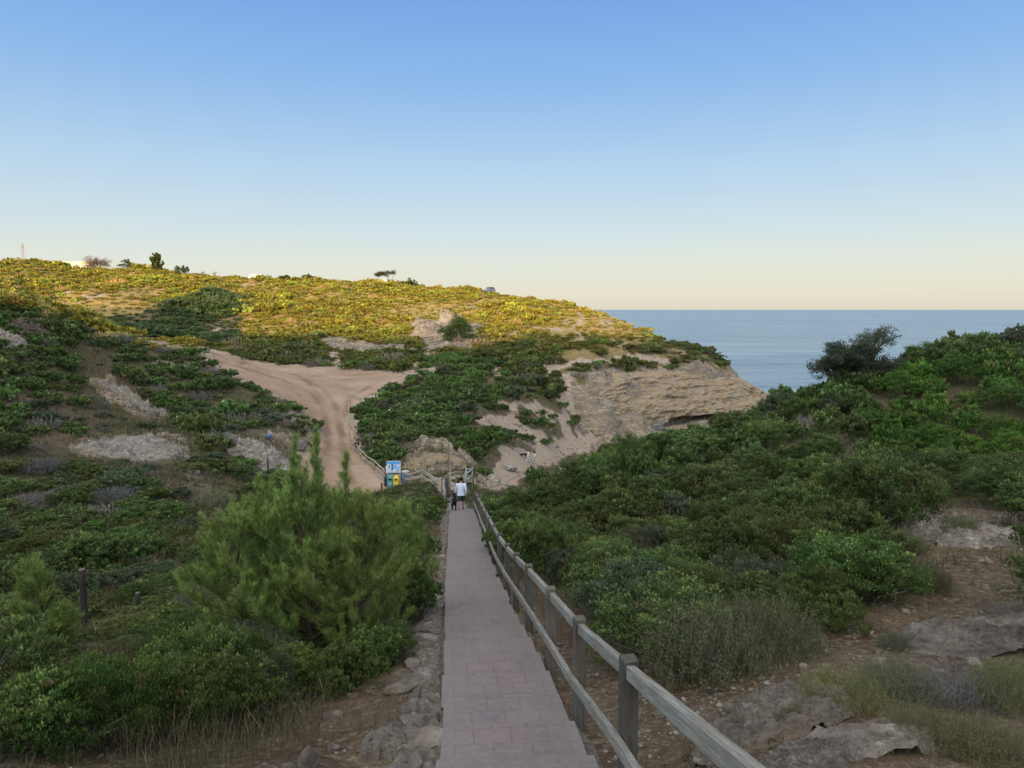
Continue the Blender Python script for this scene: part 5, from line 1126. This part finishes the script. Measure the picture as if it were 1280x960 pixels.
# the remaining bushes: one mass
Vs = []; Cs = []; cache = {}
Rq = rs(123)
FARP = {}
for kn, (d_, m_, t_) in KINDS.items():
    f_d, f_t = tuple(.62*k for k in m_), tuple(.5*a+.5*b for a, b in zip(m_, t_))
    for v in range(3):
        FARP[kn, 0, v] = leafy(Rq, 1, .6, 14, 700, .18, .115, d_, m_, t_, .35, up=.9, cl=14, crs=1.5); FARP[kn, 1, v] = leafy(Rq, 1, .6, 14, 340, .25, .16, f_d, m_, f_t, .35, up=.9, cl=9, crs=1.6); FARP[kn, 2, v] = leafy(Rq, 1, .75, 16, 2600, .10, .06, d_, m_, t_, .35, cl=22, crs=1.3)
for v in range(3):
    for l in (0, 1, 2): FARP['dead', l, v] = twiggy(Rq, 1, .7, 60, 3, .14, .06, (.17, .15, .14), (.14, .125, .10), (.2, .18, .15), sw=.05); FARP['heath', l, v] = FARP['grey', l, v]
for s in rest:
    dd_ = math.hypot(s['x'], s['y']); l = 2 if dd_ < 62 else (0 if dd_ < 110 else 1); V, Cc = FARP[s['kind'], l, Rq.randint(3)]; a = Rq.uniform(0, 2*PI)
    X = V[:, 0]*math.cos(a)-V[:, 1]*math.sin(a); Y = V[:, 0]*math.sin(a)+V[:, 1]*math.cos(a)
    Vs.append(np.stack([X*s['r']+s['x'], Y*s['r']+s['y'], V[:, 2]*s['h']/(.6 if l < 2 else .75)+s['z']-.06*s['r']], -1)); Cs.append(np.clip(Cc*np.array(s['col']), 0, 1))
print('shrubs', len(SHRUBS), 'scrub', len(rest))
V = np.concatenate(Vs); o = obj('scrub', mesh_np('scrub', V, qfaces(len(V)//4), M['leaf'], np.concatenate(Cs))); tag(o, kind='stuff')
# ------------------------------------------------------------------ timber railing along the right of the footpath
def wood_uv(me):
    "uv along the longest side of each piece: position along and across the grain"
    li = np.empty(len(me.loops), np.int32); me.loops.foreach_get('vertex_index', li)
    co = np.empty(len(me.vertices)*3, np.float32); me.vertices.foreach_get('co', co); co = co.reshape(-1, 3)
    c0 = co-co.mean(0); ax = np.linalg.svd(c0[::max(1, len(c0)//400)], full_matrices=False)[2]
    u = np.stack([c0 @ ax[1]+c0 @ ax[2]*.83, c0 @ ax[0]], -1)+co.mean(0)[0]*7.7
    l = me.uv_layers.new(name='UVMap'); l.data.foreach_set('uv', u[li].ravel().astype(np.float32)); return me
def rail_fence():
    ys = [-1.2, 1.6, 4.85, 6.75, 8.65, 11.1, 13.2, 15.2, 17.6, 20.0, 22.3, 24.8, 27.2, 30, 32.8, 35.4, 38.0]
    R = rs(12); root = empty('timber_railing', (path_x(6)+PW+.1, 6, path_z(6)))
    tag(root, 'grey timber railing with square posts and two rails down the right side of footpath', 'railing')
    B = Vector(root.location); tops = []
    for i, y in enumerate(ys):
        x = path_x(y)+PW+(.0 if y == 1.6 else .15 if y == 4.85 else .11); z = path_z(y); h = 1.05+R.uniform(-.03, .04)+(.04 if y == 1.6 else 0)
        w = .118; tilt = R.normal(0, .012, 2)
        m = MB(); shade = R.uniform(.40, .60)
        Rm = np.array(Matrix.Rotation(R.normal(0, .05)+.09, 3, 'Z') @ Matrix.Rotation(tilt[0], 3, 'X') @ Matrix.Rotation(tilt[1], 3, 'Y'))
        m.box(np.array([x, y, z-.25+(h+.5)/2-.25])-np.array(B), (w, w, h+.5), Rm, .008, (shade*.85, shade*.8, shade*.74))
        obj('post', wood_uv(m.mesh('post', M['wood'])), root)
        tops.append(np.array([x, y, z+h-.035]))
    tops = np.array(tops); Bn = np.array(B)
    for i in range(len(ys)-1):
        a, b = tops[i]-Bn, tops[i+1]-Bn; d = (b-a)/np.linalg.norm(b-a); s1 = R.uniform(.85, 1.1)
        m = MB(); m.beam(a+d*.045+(0, 0, -.075), b-d*.045+(0, 0, -.075), .065, .10, .006, (s1, s1*1.02, s1))
        obj('top_rail', wood_uv(m.mesh('top_rail', M['wood'])), root)
        s2 = R.uniform(.85, 1.1); off = np.array([-.09, 0, -.60])
        m = MB(); m.beam(a+off-d*.04, b+off+d*.04, .052, .09, .006, (s2, s2, s2*.98))
        obj('lower_rail', wood_uv(m.mesh('lower_rail', M['wood'])), root)
rail_fence()
# ------------------------------------------------------------------ people and dogs
def skin_mesh(J, E, mat, root, sub=1, col=(.42, .26, .19)):
    "one continuous body grown round a jointed skeleton"
    names = list(J); me = bpy.data.meshes.new('body'); me.from_pydata([J[k][:3] for k in names], [(names.index(a), names.index(b)) for a, b in E], []); o = bpy.data.objects.new('body', me); COL.objects.link(o)
    md = o.modifiers.new('skin', 'SKIN'); md.use_smooth_shade = True; lay = me.skin_vertices[0].data if me.skin_vertices else None
    if lay is None:
        import bmesh as bm_; b = bm_.new(); b.from_mesh(me); b.verts.layers.skin.verify(); b.to_mesh(me); b.free(); lay = me.skin_vertices[0].data
    for i, k in enumerate(names): r = J[k][3]; rr = r if isinstance(r, tuple) else (r, r); lay[i].radius = rr; lay[i].use_root = (k == root)
    s = o.modifiers.new('sub', 'SUBSURF'); s.levels = sub; s.render_levels = sub
    dg = bpy.context.evaluated_depsgraph_get(); ev = bpy.data.meshes.new_from_object(o.evaluated_get(dg)); bpy.data.objects.remove(o)
    a = ev.attributes.new('tint', 'FLOAT_COLOR', 'POINT'); c = np.ones((len(ev.vertices), 4), np.float32); c[:, :3] = col; a.data.foreach_set('color', c.ravel()); ev.materials.clear(); ev.materials.append(mat); return ev
def person(loc, rz, label, stride=.22, arm=.1, seated=False, shirt=(.62, .66, .78), shorts=(.05, .05, .055), skin=(.36, .21, .15), hair=(.015, .012, .01), long_=False, dress=False, scale=1., lean=.0, shoes=(.06, .055, .05), legs_col=None):
    e = empty('person', loc, rz); e.scale = (scale,)*3; tag(e, label, 'person'); J = {}; E = []
    def j(k, p, r, par=None):
        J[k] = (*p, r)
        if par: E.append((par, k))
    hz = .48 if seated else .93; dz = hz-.93
    j('pel', (0, 0, hz), (.15, .11)); j('sp', (0, lean*.4, 1.15+dz), (.135, .10), 'pel'); j('ch', (0, lean*.8, 1.35+dz), (.165, .11), 'sp'); j('nk', (0, lean+.01, 1.49+dz), .056, 'ch'); j('hd0', (0, lean+.03, 1.565+dz), (.068, .08), 'nk'); j('hd1', (0, lean+.035, 1.655+dz), (.078, .10), 'hd0'); j('hd2', (0, lean+.02, 1.73+dz), (.055, .07), 'hd1'); j('nose', (0, lean+.135, 1.625+dz), .014, 'hd1')
    for s, n_ in ((-1, 'l'), (1, 'r')):
        j('ear'+n_, (s*.088, lean+.02, 1.64+dz), .018, 'hd1')
        fw = stride*s*.5; sh = (s*.19, lean*.8, 1.41+dz); j('sh'+n_, sh, .062, 'ch')
        el = (s*.26, lean*.6-arm*s*.6-.03, 1.13+dz); wr = (s*.27, lean*.6-arm*s*.9+.06, .90+dz); 
        if seated: el = (s*.25, .06, 1.13+dz); wr = (s*.16, .28, .99+dz)
        j('el'+n_, el, .044, 'sh'+n_); j('wr'+n_, wr, .03, 'el'+n_); d = np.array(wr)-np.array(el); d /= np.linalg.norm(d); pm = np.array(wr)+d*.075; j('pm'+n_, pm, (.042, .018), 'wr'+n_)
        for f in range(4):
            q = pm+d*.02+np.array([0, (f-1.5)*.021, 0]); t1 = q+d*.042+np.array([-s*.006, 0, 0]); t2 = t1+d*(.035-.006*abs(f-1.4))+np.array([-s*.014, 0, 0]); j(f'f{f}a'+n_, t1, .010, 'pm'+n_); j(f'f{f}b'+n_, t2, .008, f'f{f}a'+n_)
        j('th1'+n_, np.array(wr)+d*.05+np.array([0, .045, 0]), .011, 'wr'+n_); j('th2'+n_, np.array(wr)+d*.09+np.array([0, .062, 0]), .009, 'th1'+n_)
        hp_ = (s*.09, 0, hz-.05); j('hp'+n_, hp_, .10, 'pel')
        if seated: kn = (s*.12, .42, .47); an = (s*.13, .40, .09)
        else: kn = (s*.10, fw*.55+.04, .50); an = (s*.10, fw-(.06 if fw < 0 else 0), .09+(.05 if fw < -.05 else 0))
        j('kn'+n_, kn, .064, 'hp'+n_); j('an'+n_, an, .040, 'kn'+n_); j('to'+n_, (an[0]+s*.02, an[1]+.16, an[2]-.055), (.042, .028), 'an'+n_); j('he'+n_, (an[0], an[1]-.05, an[2]-.05), .03, 'an'+n_)
    obj('body', skin_mesh(J, E, M['skin'], 'pel', 1, skin), e)
    pt = lambda k: np.array(J[k][:3])
    def ring_tube(name, secs, mat, col, n_=18):
        V = []; 
        for (c, rx_, ry_) in secs:
            for k in range(n_):
                t = 2*PI*k/n_; wob = 1+.04*math.sin(3*t+c[2]*20); V.append((c[0]+rx_*math.cos(t)*wob, c[1]+ry_*math.sin(t)*wob, c[2]))
        i = np.arange(len(secs)-1)[:, None]*n_; q = np.arange(n_)[None]; Fq = np.stack([i+q, i+(q+1) % n_, i+n_+(q+1) % n_, i+n_+q], -1).reshape(-1, 4); return np.array(V), Fq
    m = MB(); V, Fq = ring_tube('', [((0, lean*.2-.005, hz-(.48 if dress else .10)), .26 if dress else .205, .20 if dress else .165), ((0, lean*.25, hz+.06), .195, .15), ((0, lean*.5, 1.16+dz), .18, .14), ((0, lean*.8, 1.32+dz), .205, .145), ((0, lean*.85, 1.42+dz), .19, .115), ((0, lean*.9, 1.475+dz), .10, .08), ((0, lean+.005, 1.50+dz), .068, .068)], None, None); m.add(V, Fq, (), shirt)
    for n_ in 'lr':
        s0, e0, w0 = pt('sh'+n_), pt('el'+n_), pt('wr'+n_); end = e0*.15+w0*.85 if long_ else s0*.25+e0*.75
        m.tube([s0+(pt('ch')-s0)*.3, s0, (s0+e0)/2]+([e0, end] if long_ else [end]), [.085, .085, .072]+([.062, .05] if long_ else [.068]), 10, shirt, cap=False)
    m.build('shirt' if not dress else 'dress', M['cloth'], e, True)
    if not dress:
        m = MB(); V, Fq = ring_tube('', [((0, 0, hz-.12), .195, .15), ((0, 0, hz-.02), .19, .145), ((0, 0, hz+.08), .175, .13)], None, None); m.add(V, Fq, (), shorts)
        for n_ in 'lr':
            a, b, c_ = pt('hp'+n_), pt('kn'+n_), pt('an'+n_)
            if legs_col: m.tube([a+[0, 0, .03], (a+b)/2, b, (b+c_)/2, c_+(b-c_)*.06], [.115, .10, .082, .07, .062], 10, shorts, cap=False)
            else: m.tube([a+[0, 0, .03], (a+b)/2, a*.12+b*.88], [.118, .108, .10], 12, shorts, cap=False)
        m.build('trousers' if legs_col else 'shorts', M['cloth'], e, True)
    V, Fq = ICO[3]; c = pt('hd1')+np.array([0, -.018, .028]); k = (V[:, 2] > -.55) & ~((V[:, 1] > .35) & (V[:, 2] < .45)); ok = k[Fq].all(1); Vh = V*np.array([.098, .118, .108])*(1+.05*fbm(V[:, 0]*6, V[:, 1]*6, V[:, 2]*6)[:, None])+c
    m = MB(); m.add(Vh, (), Fq[ok], hair); m.build('hair', M['fur'], e, True)
    m = MB()
    for s in (-1, 1): m.add(ICO[2][0]*.011+pt('hd1')+np.array([s*.032, .094, .0]), (), ICO[2][1], (.03, .02, .02))
    m.build('eyes', M['gloss'], e, True)
    m = MB()
    for n_ in 'lr':
        a = pt('an'+n_); m.box((a[0]+.005, a[1]+.05, a[2]-.058), (.095, .28, .055), None, .02, shoes)
    m.build('shoes', M['cloth'], e); return e
def dog(loc, rz, label, scale=1., col=(.012, .012, .013)):
    e = empty('dog', loc, rz); e.scale = (scale,)*3; tag(e, label, 'dog'); J = {}; E = []
    def j(k, p, r, par=None):
        J[k] = (*p, r)
        if par: E.append((par, k))
    j('rump', (0, -.30, .50), (.105, .11)); j('belly', (0, 0, .50), (.10, .105), 'rump'); j('chest', (0, .26, .50), (.11, .145), 'belly'); j('nk', (0, .42, .62), .075, 'chest'); j('hd', (0, .52, .72), .085, 'nk'); j('mz', (0, .64, .685), .045, 'hd'); j('ns', (0, .71, .675), .03, 'mz')
    j('t1', (0, -.42, .56), .03, 'rump'); j('t2', (.02, -.52, .64), .022, 't1'); j('t3', (.03, -.56, .74), .012, 't2')
    for s, n_ in ((-1, 'l'), (1, 'r')):
        j('e'+n_, (s*.075, .49, .77), .028, 'hd'); j('e2'+n_, (s*.105, .50, .70), .02, 'e'+n_)
        w = .05*s; j('f1'+n_, (s*.085, .24+w*.3, .36), .05, 'chest'); j('f2'+n_, (s*.085, .25+w, .2), .03, 'f1'+n_); j('f3'+n_, (s*.085, .24+w*1.8, .05), .024, 'f2'+n_); j('f4'+n_, (s*.085, .29+w*1.8, .025), .026, 'f3'+n_)
        j('h1'+n_, (s*.09, -.25-w*.5, .36), .065, 'rump'); j('h2'+n_, (s*.09, -.40-w, .21), .032, 'h1'+n_); j('h3'+n_, (s*.09, -.36-w*1.4, .05), .024, 'h2'+n_); j('h4'+n_, (s*.09, -.30-w*1.4, .025), .026, 'h3'+n_)
    obj('body', skin_mesh(J, E, M['fur'], 'belly', 1, col), e)
    m = MB()
    for s in (-1, 1): m.add(ICO[2][0]*.012+np.array([s*.04, .585, .745]), (), ICO[2][1], (.04, .025, .015))
    m.build('eyes', M['gloss'], e, True); return e
def gz(x, y): return float(H(x, y))
yy = 37.1; p = at(576, 638, 37.5)
person((p[0]-.02, yy, float(path_z(yy))+.0), .05, 'person in loose pale blue shirt and dark shorts walking away down the footpath', .42, .10, long_=True, scale=1.02)
p = at(566.5, 637, 37.3); dog((p[0], 37.0, float(path_z(37.0))), .05, 'black dog trotting beside the person on the footpath', 1.05)
def on_path2(px, py, d): 
    q = at(px, py, d); return (q[0], q[1], gz(q[0], q[1])+.05)
q = on_path2(660, 578, 95); zz = at(660, 563.5, 95)[2]-1.72
person((q[0], q[1], max(q[2], zz)), -1.0, 'dark haired person in white shirt and white trousers on the sandy path', .3, .05, shirt=(.75, .74, .80), shorts=(.72, .70, .76), legs_col=1, long_=True)
q = on_path2(668.5, 578, 96.5); zz = at(668, 565, 96.5)[2]-1.66
person((q[0], q[1], max(q[2], zz)), -1.2, 'person in cream top half hidden by bushes on the sandy path', .3, .05, shirt=(.75, .70, .58), shorts=(.6, .57, .5), legs_col=1, scale=.97)
q = on_path2(654.5, 577, 95.5); dog((q[0], q[1], q[2]), -1.3, 'black dog at the feet of the couple on the sandy path', 1.15)
q = on_path2(485, 606, 67.5); person((q[0], q[1], q[2]), 2.6, 'person in white top and black trousers standing beside the sign', .12, .05, shirt=(.62, .58, .58), shorts=(.02, .02, .022), legs_col=1, scale=.98)
q = on_path2(446.5, 566, 80); person((q[0], q[1], q[2]), .4, 'person in dark top and blue jeans sitting at the edge of the dirt road', seated=True, shirt=(.09, .03, .035), shorts=(.22, .32, .50), legs_col=1)

# ------------------------------------------------------------------ sign, bins, pole and fences at the foot of the footpath
def boxm(name, c, size, col, parent, mat='tint', bev=.01, rz=0.):
    m = MB(); m.box(c, size, np.array(Matrix.Rotation(rz, 3, 'Z')) if rz else None, bev, col); return m.build(name, M[mat], parent)
def sign():
    x, y, z = on(492.5, 603, 66.5); e = empty('notice_board', (x, y, z), .05); tag(e, 'square notice board with blue and white map on pale posts behind the bins', 'sign')
    for s in (-1, 1): boxm('post', (s*.58, 0, 1.1), (.09, .09, 2.3), (.55, .53, .50), e)
    b = 1.72; boxm('board', (0, -.06, b+.02), (1.30, .05, 1.12), (.62, .66, .72), e)
    m = MB(); R = rs(3)
    def patch(cx, cz, w, h, col, k): m.box((cx, -.089-k*.002, b+.02+cz), (w, .004, h), None, 0, col)
    patch(0, .40, 1.2, .24, (.10, .38, .75), 0); patch(-.35, -.02, .46, .5, (.62, .72, .85), 0); patch(.27, .0, .62, .46, (.30, .52, .85), 0); patch(-.13, -.02, .16, .62, (.10, .13, .28), 1); patch(-.40, .02, .12, .3, (.16, .20, .36), 1); patch(.12, -.33, .42, .18, (.75, .74, .78), 1); patch(.36, -.36, .18, .12, (.18, .19, .30), 2); patch(.45, .12, .2, .16, (.72, .8, .9), 1)
    m.build('poster', M['tint'], e)
    boxm('crossbar', (0, .01, .95), (1.2, .05, .08), (.5, .45, .36), e)
sign()
def bin_(px, py, d, col, top, label, w=.62, h=1.25):
    x, y, z = on(px, py, d); e = empty('recycling_bin', (x, y, z)); tag(e, label, 'bin', None); m = MB()
    n_ = 20; secs = [(0, .92), (.04, 1.), (.62, 1.), (.78, .95), (.9, .78), (.97, .5), (1., .15)]; V = []
    for t, r in secs:
        for k in range(n_): a = 2*PI*k/n_; cx, sx = math.cos(a), math.sin(a); f = (abs(cx)**4+abs(sx)**4)**-.25; V.append((cx*f*r*w/2, sx*f*r*w/2, t*h))
    i = np.arange(len(secs)-1)[:, None]*n_; q = np.arange(n_)[None]; m.add(V, np.stack([i+q, i+(q+1) % n_, i+n_+(q+1) % n_, i+n_+q], -1).reshape(-1, 4), (), col)
    m.build('body', M['gloss'], e, True); boxm('slot', (0, -w*.46, h*.70), (w*.45, .12, .12), (.02, .02, .02), e); boxm('label_panel', (0, -w*.505, h*.36), (w*.5, .012, h*.28), top, e); return e
bin_(488.4, 606, 65.5, (.06, .22, .22), (.18, .40, .62), 'teal green recycling bin left of the yellow bin', .66, 1.28)
bin_(495.6, 606, 65.2, (.66, .46, .02), (.70, .60, .20), 'bright yellow recycling bin below the notice board', .60, 1.2)
bin_(484.2, 605, 66.2, (.015, .015, .018), (.06, .06, .06), 'black bin at the left end of the bin row', .55, 1.05)
def drum():
    x, y, z = on(507, 602, 66); e = empty('litter_bin', (x, y, z)); tag(e, 'grey blue litter bin with rounded white lid right of the yellow bin', 'bin'); m = MB()
    m.tube([(0, 0, 0), (0, 0, .05), (0, 0, .95), (0, 0, 1.0)], [.33, .35, .35, .33], 20, (.11, .16, .27)); m.build('body', M['tint'], e, True); m = MB(); m.tube([(0, 0, 1.0), (0, 0, 1.06), (0, 0, 1.12), (0, 0, 1.16)], [.39, .39, .33, .05], 20, (.42, .40, .38)); m.build('lid', M['tint'], e, True)
    for k in range(3): a = -PI/2+(k-1)*.6; boxm('band', (math.cos(a)*.345, math.sin(a)*.345, .55), (.05, .05, .7), (.30, .36, .48), e, rz=a)
drum()
def pole():
    x, y, z = on(561, 606, 55); e = empty('wooden_pole', (x, y, z)); tag(e, 'tall thin wooden pole with grey box at its foot beyond the walking person', 'pole')
    m = MB(); m.tube([(0, 0, -.3), (0, 0, 2.2), (.02, 0, 4.6)], [.05, .045, .038], 8, (.20, .16, .12)); m.build('shaft', M['bark'], e, True); boxm('meter_box', (-.16, -.02, .95), (.28, .20, 1.5), (.085, .085, .095), e); boxm('cap', (.02, 0, 4.63), (.11, .11, .05), (.16, .13, .10), e)
pole()
def rustic_fence(label, pts, rails=((0, 0),), ph=1.0, rr=.045, col=(.42, .36, .27), name='wooden_fence', group=None, white=False):
    P = [np.array(on(*q[:3])) for q in pts]; P = [np.array([p_[0], p_[1], (at(*q[:3])[2]-ph) if len(q) > 3 else p_[2]]) for p_, q in zip(P, pts)]
    e = empty(name, tuple(P[0])); tag(e, label, 'fence', group); B = P[0]; R = rs(len(pts)*7)
    for p in P:
        m = MB(); m.tube([p-B+[0, 0, -.6], p-B+[0, 0, ph*.5], p-B+[R.normal(0, .02), 0, ph+.06]], [rr*1.25, rr*1.2, rr*1.1], 8, np.array(col)*R.uniform(.75, 1.05)); m.build('post', M['bark'], e, True)
    for a, b in zip(P[:-1], P[1:]):
        for dz in rails:
            m = MB(); m.tube([a-B+[0, -.05, ph+dz[0]], (a+b)/2-B+[0, -.05, ph+(dz[0]+dz[1])/2-.02], b-B+[0, -.05, ph+dz[1]]], [rr, rr*1.05, rr], 8, np.array(col)*R.uniform(.9, 1.15)); m.build('rail', M['bark'], e, True)
    return e
rustic_fence('rustic pole fence along the right edge of the dirt road down to the sign', [(438, 551, 90), (441.5, 560, 84), (447, 574, 79), (457, 585, 74), (468, 592, 71), (480, 601, 68.5)], ((0, 0), (-.5, -.5)), .9, .06)
rustic_fence('pole fence on the right of the dirt road higher up the bank', [(435.5, 520, 104), (437, 536, 97), (438, 547, 92)], ((0, 0),), .9, .05)
rustic_fence('pole fence behind the litter bin running to the steps', [(503, 600, 66.6), (515, 604, 63), (529, 608, 59.5), (544, 611, 56)], ((0, 0), (-.5, -.5)), .95, .06)
rustic_fence('crossed sloping pole rails in front of the litter bin', [(512, 607, 64), (527, 610, 60), (545, 608, 55.5), (556, 603, 53)], ((.0, .05), (-.45, -.4)), .9, .055)
rustic_fence('wooden handrail on the left of the lowest steps', [(552, 599, 52, 1), (562, 591.5, 50, 1), (570, 590, 52, 1), (581, 590, 53.5, 1)], ((0, 0),), .95, .055)
rustic_fence('pale handrail at the turn of the steps beyond the person', [(582.5, 585.5, 52, 1), (590.5, 586, 53, 1), (582, 592, 49.5, 1)], ((0, 0), (-.5, -.5)), 1.0, .05, (.44, .43, .40))
# old wire fence posts on the left
def post(px, py_top, d, hgt, label, r=.055, lean=(0, 0), arm=None, col=(.055, .045, .04)):
    q = at(px, py_top, d); e = empty('fence_post', (q[0], q[1], q[2]-hgt)); tag(e, label, 'post'); m = MB(); R = rs(int(px))
    ks = np.linspace(0, 1, 9); m.tube([(lean[0]*(t-1)+R.normal(0, .004), lean[1]*(t-1), -.5+(hgt+.5)*t) for t in ks], r*(1.05-.1*ks)*(1+R.normal(0, .03, 9)), 10, col); m.build('shaft', M['bark'], e, True)
    m = MB(); m.tube([(0, 0, hgt-.004), (0, 0, hgt+.012)], [r*.96, r*.85], 10, np.array(col)*2.4+.04); m.build('top', M['bark'], e)
    if arm: m = MB(); m.tube(arm, r*.5, 6, (.30, .30, .31)); m.build('brace', M['bark'], e, True)
post(102, 712, 15, 1.55, 'tall dark wooden fence post standing in the thicket at the left', .068)
post(172, 741, 18.5, 1.2, 'shorter dark fence post right of the tall one', .062)
post(213, 735, 22, 1.2, 'leaning fence post half hidden behind the young pines', .05, (.25, 0))
post(275.5, 544, 62, 1.35, 'thin fence post with bent grey arm on the left slope', .05, (0, 0), [(0, 0, 1.25), (-.85, 0, 2.15), (-.45, 0, 2.55)], (.10, .05, .04))
post(301.5, 554, 61, 1.4, 'thin dark fence post in front of the cream rock ledge', .055)
post(334.5, 573, 58, 1.4, 'thin dark fence post nearest the dirt road', .055)
post(477, 604, 62, 1.1, 'dark post standing beside the bins near the pine tips', .07)
q = P_(336, 551); m = MB(); V, Fq = ICO[3]; m.add(V*np.array([.34, .22, .26])*(1+.5*fbm(V[:, 0]*2, V[:, 1]*2, V[:, 2]*2)[:, None])+[0, 0, .12], (), Fq, (.12, .19, .32)); o = m.build('plastic_bag', M['cloth'], None, True); o.location = q+np.array([0, 0, .35]); tag(o, 'crumpled blue plastic bag on the cream rock ledge', 'bag')

# ------------------------------------------------------------------ hilltop: pylon, house, hut, vehicles
def pylon():
    q = at(27.5, 305, 256); x, y, z = q[0], q[1], gz(q[0], q[1]); hh = q[2]-z; e = empty('utility_pole', (x, y, z)); tag(e, 'slim grey twin leg utility pole on the hilltop at the far left', 'pole'); c = (.34, .27, .22)
    m = MB()
    for s in (-1, 1): m.beam((s*.42, 0, -.5), (s*.30, 0, hh), .16, .16, .01, c, up=(0, 1, 0)); 
    m.build('leg', M['tint'], e); m = MB(); n_ = 7
    for k in range(n_): za, zb = hh*k/n_, hh*(k+1)/n_; w = .40-.1*k/n_; m.beam((-w, 0, za), (w, 0, zb), .06, .06, 0, c, up=(0, 1, 0))
    m.build('lattice', M['tint'], e); boxm('crossarm', (0, 0, hh), (1.7, .18, .2), c, e); boxm('transformer', (0, -.1, hh-.9), (.55, .4, .8), c, e)
pylon()
def crest(px):
    d = np.linspace(170, 300, 260); q = np.array([at(px, 380, k) for k in d]); z = H(q[:, 0], q[:, 1]); v_ = proj(np.stack([q[:, 0], q[:, 1], z], -1))[1]; k = v_.argmin(); return q[k, 0], q[k, 1], float(z[k])
def hut(px, py_top, d, w, dep, hh, label, col, name='house', rz=.15, roofc=(.6, .5, .4)):
    q = at(px, py_top, d); zb = q[2]-hh; e = empty(name, (q[0], q[1], zb), rz); tag(e, label, 'building'); boxm('wall', (0, 0, hh/2-.5), (w, dep, hh+1), col, e, bev=.03)
    rf = boxm('roof', (0, 0, hh+.06), (w+.3, dep+.3, .16), roofc, e, bev=.03); boxm('parapet', (0, -dep/2-.06, hh+.22), (w+.28, .14, .2), col, e)
    for s in (-.28, .28):
        f = boxm('window', (s*w, -dep/2-.012, hh*.6), (w*.16, .06, hh*.3), (.5, .48, .45), e); boxm('pane', (s*w, -dep/2-.045, hh*.6), (w*.13, .02, hh*.25), (.05, .06, .08), f, 'gloss')
    boxm('door', (0, -dep/2-.02, hh*.36), (w*.13, .06, hh*.72), (.2, .13, .08), e); return e
hut(100, 328.5, 268, 8.5, 6, 3.2, 'pale cream house peeping over the hilltop behind the leafless tree', (.82, .74, .52), roofc=(.75, .68, .5))
hut(486, 350, 256, 4.6, 4, 3.0, 'small white hut under the umbrella pine on the hilltop', (.85, .82, .78), 'hut', roofc=(.7, .66, .6))
def vehicle(px, sink, L, Wd, Hh, label, body, name, rz, van=False):
    q = crest(px); e = empty(name, (q[0], q[1]+1.5, gz(q[0], q[1]+1.5)-sink), rz); tag(e, label, 'van' if van else 'car'); 
    if van: pf = [(-.5, .18), (-.5, .55), (-.485, .93), (-.46, 1.), (.22, 1.), (.30, .95), (.41, .60), (.49, .50), (.5, .18)]
    else: pf = [(-.5, .22), (-.5, .55), (-.42, .62), (-.34, .95), (-.26, 1.), (.10, 1.), (.17, .94), (.27, .62), (.46, .52), (.5, .22)]
    m = MB(); V = []; n_ = len(pf)
    for s, k in ((-1, .5), (-.86, .5), (.86, .5), (1, .5)):
        for x_, z_ in pf: t = max(0, z_-.58)*.32; V.append((x_*L*(1 if abs(s) < .95 else .985), s*Wd/2*(1-t), z_*Hh-(0 if abs(s) < .95 else .02)))
    Fq = [(a*n_+i, a*n_+(i+1) % n_, (a+1)*n_+(i+1) % n_, (a+1)*n_+i) for a in range(3) for i in range(n_)]; m.add(V, Fq, [], body)
    for a in (0, 3):
        c0 = len(V); ctr = np.mean(V[a*n_:(a+1)*n_], 0); m.add(list(V[a*n_:(a+1)*n_])+[ctr], (), [((i+1) % n_, i, n_) if a else (i, (i+1) % n_, n_) for i in range(n_)], body)
    m.build('body', M['gloss'], e)
    x0, x1 = (-.44, .26) if van else (-.33, .18)
    for s in (-1, 1):
        m = MB(); seg = 3
        for k in range(seg): a = x0+(x1-x0)*k/seg+.008; b = x0+(x1-x0)*(k+1)/seg-.008; y_ = s*(Wd/2*(1-.17*.32)+.012); m.box(((a+b)/2*L, y_-s*.02, Hh*.77), ((b-a)*L, .03, Hh*.27), None, .005, (.035, .05, .08))
        m.build('side_window', M['gloss'], e)
        for w_ in (-.31, .31):
            m = MB(); m.tube([(w_*L, s*(Wd/2-.2), .33), (w_*L, s*(Wd/2+.01), .33)], [.33, .33], 18, (.02, .02, .02)); t = m.build('wheel', M['tint'], e); m = MB(); m.tube([(w_*L, s*(Wd/2-.1), .33), (w_*L, s*(Wd/2+.02), .33)], [.2, .19], 14, (.45, .45, .46)); m.build('rim', M['gloss'], t)
        boxm('headlight', (.488*L, s*Wd*.36, Hh*.42), (.06, .3, .14), (.75, .75, .72), e, 'gloss'); boxm('tail_light', (-.498*L, s*Wd*.40, Hh*.5), (.04, .18, .25), (.45, .02, .02), e, 'gloss')
    boxm('windscreen', ((.345 if van else .215)*L, 0, Hh*.78), (.04, Wd*.75, Hh*.26), (.03, .045, .07), e, 'gloss'); return e
vehicle(318, .05, 4.9, 1.9, 2.1, 'white van with dark windows parked on the hilltop', (.8, .79, .77), 'van', PI+.1, True)
vehicle(612, -.7, 3.7, 1.75, 1.75, 'dark blue grey car parked on the crest of the headland', (.13, .15, .21), 'car', PI+.7)
